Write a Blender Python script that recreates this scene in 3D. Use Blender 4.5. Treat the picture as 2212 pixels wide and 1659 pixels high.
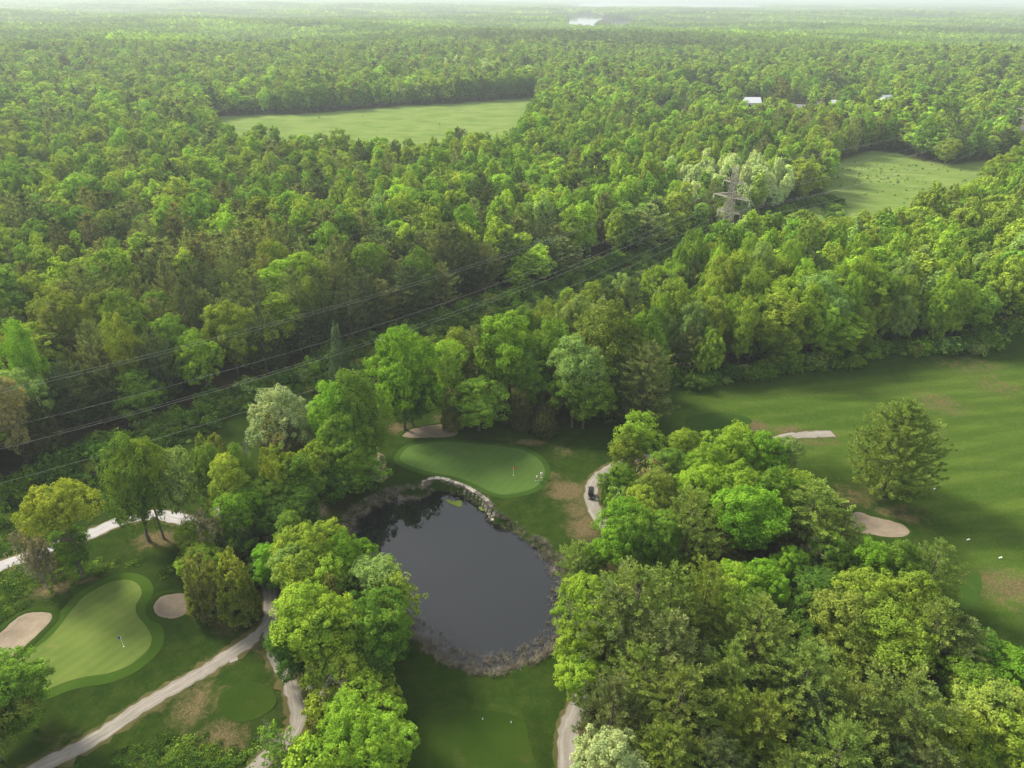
import bpy, bmesh, math, random
import numpy as np
from mathutils import Vector, Matrix, noise as mnoise

for o in list(bpy.data.objects):
    bpy.data.objects.remove(o)
SC = bpy.context.scene
COL = SC.collection
rng = np.random.default_rng(7)
random.seed(7)
R_ = math.radians

# ------------------------------------------------------------------ camera, sky, sun, exposure
CAM_H = 95.0
PITCH = math.atan(839.5 / 1534.0)
ROLL = R_(0.5)
FWD = np.array([0, math.cos(PITCH), -math.sin(PITCH)])
UP0 = np.array([0, math.sin(PITCH), math.cos(PITCH)])
RT0 = np.array([1.0, 0, 0])
RT = RT0 * math.cos(ROLL) + UP0 * math.sin(ROLL)
UP = UP0 * math.cos(ROLL) - RT0 * math.sin(ROLL)
cam_data = bpy.data.cameras.new('camera')
cam_data.sensor_width = 36.0
cam_data.lens = 1534.0 / 2212.0 * 36.0
cam_data.clip_start = 0.5
cam_data.clip_end = 60000.0
cam = bpy.data.objects.new('camera', cam_data)
COL.objects.link(cam)
cam.matrix_world = Matrix(((RT[0], UP[0], -FWD[0], 0), (RT[1], UP[1], -FWD[1], 0), (RT[2], UP[2], -FWD[2], CAM_H), (0, 0, 0, 1)))
SC.camera = cam

SUN_EL, SUN_AZ = R_(38), R_(-58)      # azimuth from the view direction (+Y), negative = to the left
world = bpy.data.worlds.new("World")
SC.world = world
world.use_nodes = True
wn, wl = world.node_tree.nodes, world.node_tree.links
wn.clear()
w_out = wn.new('ShaderNodeOutputWorld'); w_bg = wn.new('ShaderNodeBackground')
w_sky = wn.new('ShaderNodeTexSky'); w_sky.sky_type = 'NISHITA'; w_sky.sun_disc = False
w_sky.sun_elevation = SUN_EL; w_sky.sun_rotation = SUN_AZ
w_sky.air_density = 1.3; w_sky.dust_density = 3.0; w_sky.ozone_density = 1.0
w_mix = wn.new('ShaderNodeMixRGB'); w_mix.inputs[0].default_value = 0.7
w_tc = wn.new('ShaderNodeTexCoord'); w_map = wn.new('ShaderNodeMapping'); w_map.inputs['Scale'].default_value = (1, 1, 3)
w_no = wn.new('ShaderNodeTexNoise'); w_no.inputs['Scale'].default_value = 1.6; w_no.inputs['Detail'].default_value = 5
w_cr = wn.new('ShaderNodeValToRGB')
w_cr.color_ramp.elements[0].position = 0.25; w_cr.color_ramp.elements[0].color = (5.8, 6.0, 6.4, 1)
w_cr.color_ramp.elements[1].position = 0.8; w_cr.color_ramp.elements[1].color = (8.4, 8.4, 8.4, 1)
wl.new(w_tc.outputs['Generated'], w_map.inputs[0]); wl.new(w_map.outputs[0], w_no.inputs['Vector'])
wl.new(w_no.outputs['Fac'], w_cr.inputs[0]); wl.new(w_sky.outputs[0], w_mix.inputs[1]); wl.new(w_cr.outputs[0], w_mix.inputs[2])
wl.new(w_mix.outputs[0], w_bg.inputs[0]); w_bg.inputs[1].default_value = 0.088
wl.new(w_bg.outputs[0], w_out.inputs[0])

sun_d = bpy.data.lights.new('sun', 'SUN')
sun_d.energy = 4.1; sun_d.angle = R_(13); sun_d.color = (1.0, 0.92, 0.77)
sun = bpy.data.objects.new('sun', sun_d); COL.objects.link(sun)
sv = Vector((math.sin(SUN_AZ) * math.cos(SUN_EL), math.cos(SUN_AZ) * math.cos(SUN_EL), math.sin(SUN_EL)))
sun.rotation_euler = sv.to_track_quat('Z', 'Y').to_euler()

SC.view_settings.view_transform = 'Standard'
SC.view_settings.look = 'None'
SC.view_settings.gamma = 1.0
SC.view_settings.use_curve_mapping = False
SC.view_settings.exposure = 1.15
SC.render.engine = 'CYCLES'
cy = SC.cycles
cy.max_bounces = 6; cy.diffuse_bounces = 3; cy.glossy_bounces = 2; cy.transmission_bounces = 4
cy.transparent_max_bounces = 4; cy.volume_bounces = 1
cy.use_denoising = True
cy.caustics_reflective = False; cy.caustics_refractive = False

HAZE_DENSITY = 0.00018

# ------------------------------------------------------------------ picture <-> place
def P(x, y, z=0.0):
    """a point of the photograph (2212 wide) onto the level z: real x, y in metres"""
    x = np.asarray(x, float); y = np.asarray(y, float)
    u = (x - 1106.0) / 1534.0; v = -(y - 829.5) / 1534.0
    d = FWD[None, :] + u.reshape(-1, 1) * RT[None, :] + v.reshape(-1, 1) * UP[None, :]
    t = (np.asarray(z, float) - CAM_H) / d[:, 2]
    r = d * t[:, None]
    return r[0, :2] if x.ndim == 0 else r[:, :2]

def proj(X, Y, Z):
    p = np.stack([X, Y, np.asarray(Z) - CAM_H + 0 * X], -1)
    w = p @ FWD
    return 1106 + 1534 * (p @ RT) / w, 829.5 - 1534 * (p @ UP) / w, w

def crop(x0, y0, s, pts, z=0.0):
    a = np.array(pts, float)
    return P((x0 + a[:, 0] / s) * 0.576, (y0 + a[:, 1] / s) * 0.576, z)

def disp(pts, z=0.0):
    a = np.array(pts, float)
    return P(a[:, 0], a[:, 1], z)

def smooth_closed(p, n=6):
    p = np.array(p); m = len(p); out = []
    for i in range(m):
        a, b, c, d = p[i - 1], p[i], p[(i + 1) % m], p[(i + 2) % m]
        for k in range(n):
            t = k / n
            out.append(0.5 * (2 * b + (c - a) * t + (2 * a - 5 * b + 4 * c - d) * t * t + (3 * b - a - 3 * c + d) * t ** 3))
    return np.array(out)

def smooth_open(p, n=8):
    p = np.array(p); q = np.vstack([2 * p[0] - p[1], p, 2 * p[-1] - p[-2]]); out = []
    for i in range(1, len(q) - 2):
        a, b, c, d = q[i - 1], q[i], q[i + 1], q[i + 2]
        for k in range(n):
            t = k / n
            out.append(0.5 * (2 * b + (c - a) * t + (2 * a - 5 * b + 4 * c - d) * t * t + (3 * b - a - 3 * c + d) * t ** 3))
    out.append(q[-2])
    return np.array(out)

def sdist(poly, X, Y, far=30.0):
    """signed distance, negative inside"""
    X = np.asarray(X, float); Y = np.asarray(Y, float)
    res = np.full(X.shape, far)
    m = (X > poly[:, 0].min() - far) & (X < poly[:, 0].max() + far) & (Y > poly[:, 1].min() - far) & (Y < poly[:, 1].max() + far)
    if not m.any():
        return res
    x, y = X[m], Y[m]
    best = np.full(x.shape, 1e18); ins = np.zeros(x.shape, bool)
    for i in range(len(poly)):
        ax, ay = poly[i - 1]; bx, by = poly[i]
        dx, dy = bx - ax, by - ay
        L = dx * dx + dy * dy + 1e-12
        t = np.clip(((x - ax) * dx + (y - ay) * dy) / L, 0, 1)
        best = np.minimum(best, (x - ax - t * dx) ** 2 + (y - ay - t * dy) ** 2)
        c = ((ay > y) != (by > y))
        ins ^= c & (x < dx * (y - ay) / (dy if abs(dy) > 1e-12 else 1e-12) + ax)
    d = np.sqrt(best)
    res[m] = np.minimum(np.where(ins, -d, d), far)
    return res

def inside(poly, X, Y):
    return sdist(poly, X, Y, 1.0) < 0

def sst(a, b, x):
    t = np.clip((x - a) / (b - a), 0, 1)
    return t * t * (3 - 2 * t)

# outlines of the place, in metres on the ground
C4 = (1250, 1550, 1.659); C5 = (0, 2100, 1.58); C6 = (1900, 1400, 2.011)
POND = smooth_closed(crop(*C4, [(545, 488), (470, 482), (390, 486), (300, 512), (180, 572), (90, 650), (95, 770), (130, 860), (200, 960), (300, 1060), (370, 1180), (425, 1275), (490, 1360), (600, 1462), (720, 1542), (850, 1588), (960, 1600), (1080, 1582), (1200, 1540), (1300, 1490), (1400, 1425), (1450, 1370), (1485, 1270), (1490, 1150), (1475, 1050), (1430, 940), (1375, 885), (1280, 805), (1180, 740), (1110, 690), (1010, 650), (975, 610), (940, 560), (870, 512), (780, 470), (700, 448), (620, 448), (580, 470)]), 4)
WALL_LINE = smooth_open(crop(*C4, [(548, 470), (575, 440), (630, 420), (700, 430), (790, 458), (875, 502), (945, 552), (980, 600), (995, 648)]), 8)
GREEN_A = smooth_closed(crop(*C4, [(415, 290), (470, 225), (600, 195), (750, 190), (900, 200), (1050, 215), (1180, 240), (1270, 290), (1312, 350), (1310, 410), (1270, 465), (1190, 500), (1080, 515), (980, 500), (880, 455), (780, 418), (680, 392), (600, 375), (500, 350), (435, 322)]), 5)
GREEN_B = smooth_closed(crop(*C5, [(770, 138), (820, 160), (845, 200), (840, 240), (812, 290), (818, 345), (862, 400), (895, 450), (905, 500), (880, 555), (820, 610), (760, 650), (650, 690), (520, 710), (400, 740), (300, 780), (180, 808), (100, 790), (60, 720), (100, 630), (200, 555), (300, 480), (370, 400), (430, 320), (500, 240), (580, 190), (660, 150), (720, 137)]), 4)
BUNKERS = [
    (smooth_closed(crop(*C4, [(430, 145), (470, 112), (520, 95), (600, 80), (690, 70), (760, 80), (780, 110), (760, 145), (700, 160), (600, 163), (500, 163), (450, 155)]), 5), 'wide sand bunker under the round maple above the upper green'),
    (smooth_closed(crop(*C4, [(235, 280), (270, 254), (305, 264), (325, 290), (333, 340), (346, 375), (338, 412), (300, 432), (262, 430), (235, 380)]), 5), 'narrow sand bunker half hidden by bushes beside the upper green'),
    (smooth_closed(crop(2600, 1300, 1.784, [(1020, 1150), (1060, 1120), (1110, 1105), (1180, 1130), (1280, 1155), (1390, 1185), (1432, 1215), (1448, 1240), (1430, 1262), (1380, 1275), (1280, 1272), (1200, 1258), (1100, 1240), (1030, 1200)]), 5), 'sand bunker beside the pines below the lone fairway tree'),
    (smooth_closed(crop(*C5, [(1143, 265), (1125, 310), (1080, 345), (1020, 365), (950, 355), (917, 320), (922, 275), (960, 235), (1020, 215), (1090, 212), (1130, 232)]), 5), 'small round sand bunker right of the lower green'),
    (smooth_closed(crop(*C5, [(-160, 520), (0, 440), (80, 370), (150, 328), (230, 318), (300, 328), (315, 352), (300, 390), (240, 450), (180, 510), (120, 560), (60, 605), (-40, 640), (-160, 640)]), 5), 'long sand bunker cut by the left edge beside the lower green'),
]
TEE_MOUND = smooth_closed(crop(*C5, [(1300, 880), (1320, 820), (1400, 765), (1500, 742), (1590, 770), (1640, 830), (1630, 890), (1560, 945), (1450, 985), (1360, 965)]), 5)
TEE_BOX = smooth_closed(crop(1500, 2400, 2.458, [(150, 1400), (150, 900), (230, 740), (330, 690), (500, 672), (700, 680), (900, 690), (1060, 730), (1150, 800), (1185, 950), (1200, 1400)]), 5)
TEE_FAR = smooth_closed(disp([(1478, 912), (1500, 900), (1550, 893), (1600, 898), (1625, 910), (1600, 925), (1540, 930), (1490, 925)]), 4)
TEE_RIGHT = smooth_closed(disp([(2080, 1262), (2110, 1235), (2120, 1262), (2112, 1300), (2088, 1318), (2070, 1300)]), 4)
PATH_MAIN = smooth_open(crop(*C5, [(60, 1330), (250, 1222), (500, 1100), (700, 975), (830, 885), (1000, 785), (1200, 672), (1350, 572), (1480, 485), (1575, 400), (1605, 330), (1600, 250), (1596, 170), (1570, 80), (1500, -60), (1400, -200), (1270, -330)]))
PATH_UP = smooth_open(crop(0, 1600, 2.458, [(-400, 1420), (-150, 1340), (0, 1280), (120, 1235), (300, 1180), (480, 1112), (600, 1070), (850, 985), (1000, 918), (1150, 862), (1300, 826), (1450, 815), (1600, 838), (1730, 880), (1850, 960), (2000, 1100)]))
PATH_LOOP = smooth_open(crop(*C5, [(1598, 420), (1618, 500), (1640, 590), (1690, 680), (1728, 760), (1758, 850), (1765, 930), (1750, 1010), (1690, 1080), (1600, 1160), (1500, 1260), (1420, 1350)]))
PATH_CART = smooth_open(np.vstack([disp([(1800, 935), (1740, 938), (1700, 944), (1640, 962), (1560, 975), (1470, 985)]), crop(*C6, [(1000, 640), (880, 685), (770, 730), (690, 790), (648, 850), (636, 900), (640, 960), (662, 1030), (700, 1100), (745, 1160)]), disp([(1342, 1198), (1362, 1260), (1352, 1340), (1315, 1420)]), crop(1500, 2400, 2.458, [(1660, 560), (1610, 680), (1565, 790), (1545, 900), (1538, 1000), (1545, 1100), (1560, 1260)])]))

TH = 19.5
EDGE_LEFT = disp([(-700, 1290), (-300, 1150), (0, 1062), (120, 1022), (250, 962), (450, 876), (600, 826), (740, 766), (900, 702), (1100, 640), (1250, 592), (1400, 548), (1500, 520), (1590, 492), (1700, 458), (1790, 425)])
R_BACK = disp([(1850, 452), (1760, 454), (1640, 470), (1540, 484), (1480, 520), (1400, 584), (1300, 604), (1200, 640)], 20)
R_FRONT = disp([(1170, 790), (1300, 815), (1440, 822), (1520, 826), (1590, 816), (1700, 796), (1810, 788), (1900, 758), (2000, 752), (2090, 756), (2140, 722), (2212, 702), (2500, 640)])
OPEN_COURSE = np.vstack([EDGE_LEFT, R_BACK, R_FRONT, [(600, 200), (600, -50), (-400, -50)]])
FIELD_1 = np.vstack([disp([(455, 258), (470, 250), (700, 243), (850, 229), (1000, 222), (1152, 213), (1165, 235)]), disp([(1118, 262), (1100, 280), (985, 284), (905, 307), (880, 305), (760, 300), (640, 292), (540, 276), (480, 262)], TH)])
C8 = (2500, 500, 1.651)
FIELD_2 = np.vstack([crop(*C8, [(1280, 115), (1420, 130), (1560, 175), (1800, 200), (1900, 180), (2030, 170), (2200, 170)]), crop(*C8, [(1990, 200), (1925, 300), (1910, 345), (1700, 352), (1560, 380), (1420, 440), (1335, 485), (1180, 450), (1000, 425), (930, 450)], TH), crop(*C8, [(880, 462), (985, 400), (1000, 300), (1000, 205), (1130, 160)])])
FIELD_3 = disp([(1415, 233), (1450, 228), (1475, 240), (1500, 262), (1470, 300), (1420, 290)])
FIELD_4 = disp([(1470, 205), (1540, 200), (1560, 212), (1545, 225), (1480, 222)])
MARSH = np.vstack([disp([(430, 104), (520, 94), (620, 100), (648, 110)]), disp([(600, 117), (520, 113), (450, 110)], 21)])
HAMLET = disp([(1560, 232), (1640, 222), (1800, 215), (1910, 208), (1925, 232), (1850, 262), (1740, 275), (1590, 262)])
LAKE_1 = smooth_closed(np.vstack([disp([(1236, 35), (1262, 31.5), (1296, 35)]), disp([(1298, 45), (1266, 46), (1235, 45)], 21)]), 3)
LAKE_1B = smooth_closed(np.vstack([disp([(1325, 45), (1345, 42.5), (1360, 45)]), disp([(1356, 46.5), (1330, 46.5)], 21)]), 3)
LAKE_2 = smooth_closed(np.vstack([disp([(1250, 7.5), (1300, 6.0), (1400, 6.6), (1500, 7.8), (1628, 10.2)]), disp([(1632, 12.6), (1500, 12.6), (1380, 11.8), (1252, 11.5)], 24)]), 3)
OPENS = [OPEN_COURSE, FIELD_1, FIELD_2, FIELD_3, FIELD_4, MARSH, LAKE_1, LAKE_1B, LAKE_2]

RAISED = [(TEE_MOUND, 0.7, 4.5), (TEE_BOX, 0.9, 3.5), (GREEN_A, 0.5, 5.0), (GREEN_B, 0.4, 6.0)]
WATER_Z = -1.15
WALL_TOP = 0.55

def ground_z(X, Y):
    X = np.asarray(X, float); Y = np.asarray(Y, float)
    shape = X.shape
    X = X.ravel(); Y = Y.ravel()
    D = np.hypot(X, Y)
    z = 0.28 * np.sin(X / 13.0 + 1.1 + 0.6 * np.sin(Y / 21)) * np.cos(Y / 16.0 + 0.4) + 0.2 * np.sin(X / 31.0 - Y / 27.0)
    z *= 1 - 0.0 * D
    f = sst(420, 1600, D)
    z += f * (7.5 * np.sin(X / 290 + 1.3 + 0.8 * np.sin(Y / 420)) * np.sin(Y / 230 + 0.7) + 5.0 * np.sin(X / 130 + Y / 170 + 2.0) * np.sin(Y / 410 - X / 600) + 6.5 * np.sin(Y / 700 + X / 1500))
    f2 = sst(2500, 6000, D)
    z += f2 * (4 * np.sin(X / 900 + 0.4) * np.sin(Y / 640 + 1.9))
    for poly, h, w in RAISED:
        d = sdist(poly, X, Y, w + 1)
        z = z + h * (1 - sst(0, w, d)) * (1 - sst(0, 1, 0 * d))
    for lake in (LAKE_1, LAKE_1B):
        d = sdist(lake, X, Y, 160.0)
        z = z * sst(20, 150, d) - 2.5 * (1 - sst(-5, 12, d))
    d = sdist(LAKE_2, X, Y, 900.0)
    z = z * sst(50, 850, d) - 3 * (1 - sst(-40, 60, d))
    # the pond: a soft bank, steep behind the dry stone wall
    d = sdist(POND, X, Y, 12.0)
    bank = -2.2 * (1 - sst(-1.9, 1.1, d))
    wd = np.full(X.shape, 9.0)
    m = d < 11.9
    if m.any():
        q = np.sqrt(((X[m][:, None] - WALL_LINE[None, ::3, 0]) ** 2 + (Y[m][:, None] - WALL_LINE[None, ::3, 1]) ** 2).min(1))
        wd[m] = q
    near_wall = 1 - sst(1.5, 5.0, wd)
    z = z * sst(0, 9, d) + bank * (1 - near_wall) + near_wall * (np.where(d > -0.2, WALL_TOP * (1 - sst(2, 5, d)), -2.0))
    return z.reshape(shape)

def gz(x, y):
    return float(ground_z(np.array([x]), np.array([y]))[0])

# ------------------------------------------------------------------ helpers for objects
def tag(o, label=None, cat=None, group=None, kind=None):
    if label: o['label'] = label
    if cat: o['category'] = cat
    if group: o['group'] = group
    if kind: o['kind'] = kind
    return o

def empty(name, loc, rz=0.0, parent=None):
    o = bpy.data.objects.new(name, None)
    o.empty_display_size = 0.5
    COL.objects.link(o); o.location = loc; o.rotation_euler = (0, 0, rz)
    if parent: o.parent = parent
    return o

def mesh_obj(name, me, parent=None, loc=None):
    o = bpy.data.objects.new(name, me); COL.objects.link(o)
    if parent: o.parent = parent
    if loc is not None: o.location = loc
    return o

def raw_mesh(name, V, F, mats, mat_idx=None, smooth=False, attrs=None):
    """V (n,3); F (m,3) or (m,4) array"""
    me = bpy.data.meshes.new(name)
    V = np.ascontiguousarray(V, np.float32); F = np.ascontiguousarray(F, np.int32)
    m, k = F.shape
    me.vertices.add(len(V)); me.vertices.foreach_set('co', V.ravel())
    me.loops.add(m * k); me.loops.foreach_set('vertex_index', F.ravel())
    me.polygons.add(m)
    me.polygons.foreach_set('loop_start', np.arange(0, m * k, k, dtype=np.int32))
    me.polygons.foreach_set('loop_total', np.full(m, k, np.int32))
    for mt in (mats if isinstance(mats, (list, tuple)) else [mats]): me.materials.append(mt)
    if mat_idx is not None: me.polygons.foreach_set('material_index', np.ascontiguousarray(mat_idx, np.int32))
    me.polygons.foreach_set('use_smooth', np.full(m, smooth, bool))
    for a, (dom, val) in (attrs or {}).items():
        t = 'FLOAT' if val.ndim == 1 else 'FLOAT_VECTOR'
        at = me.attributes.new(a, t, dom)
        at.data.foreach_set('value' if t == 'FLOAT' else 'vector', np.ascontiguousarray(val, np.float32).ravel())
    me.update(calc_edges=True); me.validate()
    return me

class MB:
    """collects boxes, bars and tubes into one mesh"""
    def __init__(s): s.bm = bmesh.new()
    def box(s, c, d, rz=0.0, rx=0.0, taper=1.0, bevel=0.0):
        r = bmesh.ops.create_cube(s.bm, size=1)
        vs = r['verts']
        M = Matrix.Translation(c) @ Matrix.Rotation(rz, 4, 'Z') @ Matrix.Rotation(rx, 4, 'X')
        for v in vs:
            t = taper if v.co.z > 0 else 1.0
            v.co = M @ Vector((v.co.x * d[0] * t, v.co.y * d[1] * t, v.co.z * d[2]))
        if bevel:
            es = list({e for v in vs for e in v.link_edges})
            bmesh.ops.bevel(s.bm, geom=es, offset=bevel, segments=2, affect='EDGES')
    def bar(s, a, b, r, r2=None, n=6):
        a, b = Vector(a), Vector(b); r2 = r if r2 is None else r2
        d = b - a; L = d.length
        if L < 1e-6: return
        q = d.to_track_quat('Z', 'Y').to_matrix().to_4x4()
        bmesh.ops.create_cone(s.bm, cap_ends=True, cap_tris=False, segments=n, radius1=r, radius2=r2, depth=L, matrix=Matrix.Translation((a + b) / 2) @ q)
    def tube(s, pts, radii, n=6):
        rings = []
        pts = [Vector(p) for p in pts]
        for i, p in enumerate(pts):
            d = (pts[min(i + 1, len(pts) - 1)] - pts[max(i - 1, 0)]).normalized()
            q = d.to_track_quat('Z', 'Y')
            rings.append([s.bm.verts.new(p + q @ Vector((math.cos(2 * math.pi * k / n) * radii[i], math.sin(2 * math.pi * k / n) * radii[i], 0))) for k in range(n)])
        for a, b in zip(rings, rings[1:]):
            for k in range(n):
                s.bm.faces.new((a[k], a[(k + 1) % n], b[(k + 1) % n], b[k]))
        s.bm.faces.new(list(reversed(rings[0]))); s.bm.faces.new(rings[-1])
    def prism(s, pts, z0, z1):
        lo = [s.bm.verts.new((p[0], p[1], z0)) for p in pts]; hi = [s.bm.verts.new((p[0], p[1], z1)) for p in pts]
        s.bm.faces.new(list(reversed(lo))); s.bm.faces.new(hi)
        n = len(pts)
        for k in range(n): s.bm.faces.new((lo[k], lo[(k + 1) % n], hi[(k + 1) % n], hi[k]))
    def mesh(s, name, mat, smooth=False):
        bmesh.ops.recalc_face_normals(s.bm, faces=s.bm.faces)
        me = bpy.data.meshes.new(name); s.bm.to_mesh(me); s.bm.free()
        me.materials.append(mat)
        if smooth: me.polygons.foreach_set('use_smooth', [True] * len(me.polygons))
        return me
    def build(s, name, mat, parent=None, smooth=False, loc=None):
        return mesh_obj(name, s.mesh(name, mat, smooth), parent, loc)

# ------------------------------------------------------------------ materials
def new_mat(name):
    m = bpy.data.materials.new(name); m.use_nodes = True
    m.node_tree.nodes.clear()
    return m, m.node_tree.nodes, m.node_tree.links

class G:
    """small node-graph writer"""
    def __init__(s, name):
        s.m, s.n, s.l = new_mat(name)
        s.out = s.n.new('ShaderNodeOutputMaterial')
    def node(s, t, **kw):
        n = s.n.new(t)
        for k, v in kw.items(): setattr(n, k, v)
        return n
    def put(s, sock, v):
        if hasattr(v, 'is_output') or isinstance(v, bpy.types.NodeSocket): s.l.new(v, sock)
        else: sock.default_value = v
    def pos(s): return s.node('ShaderNodeNewGeometry').outputs['Position']
    def noise(s, vec, scale, detail=4, rough=0.55, dist=0.0):
        n = s.node('ShaderNodeTexNoise'); s.put(n.inputs['Vector'], vec)
        n.inputs['Scale'].default_value = scale; n.inputs['Detail'].default_value = detail
        n.inputs['Roughness'].default_value = rough; n.inputs['Distortion'].default_value = dist
        return n.outputs['Fac']
    def scale(s, vec, sc, rot=(0, 0, 0)):
        n = s.node('ShaderNodeMapping'); s.put(n.inputs[0], vec); n.inputs['Scale'].default_value = sc; n.inputs['Rotation'].default_value = rot
        return n.outputs[0]
    def math(s, op, a, b=0.0, clamp=False):
        n = s.node('ShaderNodeMath', operation=op); n.use_clamp = clamp
        s.put(n.inputs[0], a); s.put(n.inputs[1], b)
        return n.outputs[0]
    def ramp(s, v, a, b, lo=0.0, hi=1.0):
        n = s.node('ShaderNodeMapRange'); s.put(n.inputs[0], v)
        n.inputs[1].default_value = a; n.inputs[2].default_value = b; n.inputs[3].default_value = lo; n.inputs[4].default_value = hi
        n.interpolation_type = 'SMOOTHSTEP'
        return n.outputs[0]
    def mix(s, f, a, b, blend='MIX'):
        n = s.node('ShaderNodeMixRGB', blend_type=blend)
        s.put(n.inputs[0], f)
        for i, v in ((1, a), (2, b)):
            if isinstance(v, (tuple, list)): v = tuple(v) + ((1,) if len(v) == 3 else ())
            s.put(n.inputs[i], v)
        return n.outputs[0]
    def attr(s, name, t='GEOMETRY', out='Fac'):
        n = s.node('ShaderNodeAttribute', attribute_type=t); n.attribute_name = name
        return n.outputs[out]
    def bump(s, h, strength=0.3, dist=0.1):
        n = s.node('ShaderNodeBump'); s.put(n.inputs['Height'], h)
        n.inputs['Strength'].default_value = strength; n.inputs['Distance'].default_value = dist
        return n.outputs[0]
    def pbr(s, color, rough=0.9, normal=None, metal=0.0, spec=0.3):
        n = s.node('ShaderNodeBsdfPrincipled')
        if isinstance(color, (tuple, list)) and len(color) == 3: color = tuple(color) + (1,)
        s.put(n.inputs['Base Color'], color); s.put(n.inputs['Roughness'], rough)
        n.inputs['Metallic'].default_value = metal; n.inputs['Specular IOR Level'].default_value = spec
        if normal is not None: s.l.new(normal, n.inputs['Normal'])
        s.l.new(n.outputs[0], s.out.inputs[0])
        return n

def plain(name, col, rough=0.7, metal=0.0, var=0.25, scale=6.0, spec=0.4):
    g = G(name); nz = g.noise(g.pos(), scale, 4)
    c = g.mix(g.ramp(nz, 0.3, 0.7), tuple(c * (1 - var) for c in col), tuple(min(1, c * (1 + var)) for c in col))
    g.pbr(c, rough, metal=metal, spec=spec)
    return g.m

def make_leaf_mat():
    g = G('foliage')
    tint = g.attr('tint', 'INSTANCER', 'Vector')
    var = g.attr('var')
    geo = g.node('ShaderNodeNewGeometry')
    isl = geo.outputs['Random Per Island']
    big = g.noise(g.pos(), 0.35, 2)
    k = g.math('MULTIPLY', g.ramp(isl, 0, 1, 0.72, 1.3), g.ramp(big, 0.3, 0.7, 0.82, 1.2))
    k = g.math('MULTIPLY', k, g.math('ADD', var, 1.0))
    c = g.mix(1.0, tint, g.node('ShaderNodeCombineXYZ').outputs[0], 'MULTIPLY')
    comb = c.node.inputs[2].links[0].from_node
    g.put(comb.inputs[0], g.math('MULTIPLY', k, g.ramp(big, 0.3, 0.75, 0.92, 1.12))); g.put(comb.inputs[1], k); g.put(comb.inputs[2], k)
    d = g.node('ShaderNodeBsdfDiffuse'); g.l.new(c, d.inputs[0])
    t = g.node('ShaderNodeBsdfTranslucent')
    tc = g.mix(1.0, c, (1.25, 1.15, 0.5), 'MULTIPLY'); g.l.new(tc, t.inputs[0])
    m = g.node('ShaderNodeMixShader'); m.inputs[0].default_value = 0.36
    g.l.new(d.outputs[0], m.inputs[1]); g.l.new(t.outputs[0], m.inputs[2])
    g.l.new(m.outputs[0], g.out.inputs[0])
    return g.m

def make_bark(name, a, b):
    g = G(name); v = g.scale(g.pos(), (3, 3, 0.6)); nz = g.noise(v, 2.2, 5, 0.65)
    g.pbr(g.mix(g.ramp(nz, 0.3, 0.7), a, b), 0.95, g.bump(nz, 0.6, 0.08)); return g.m

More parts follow.
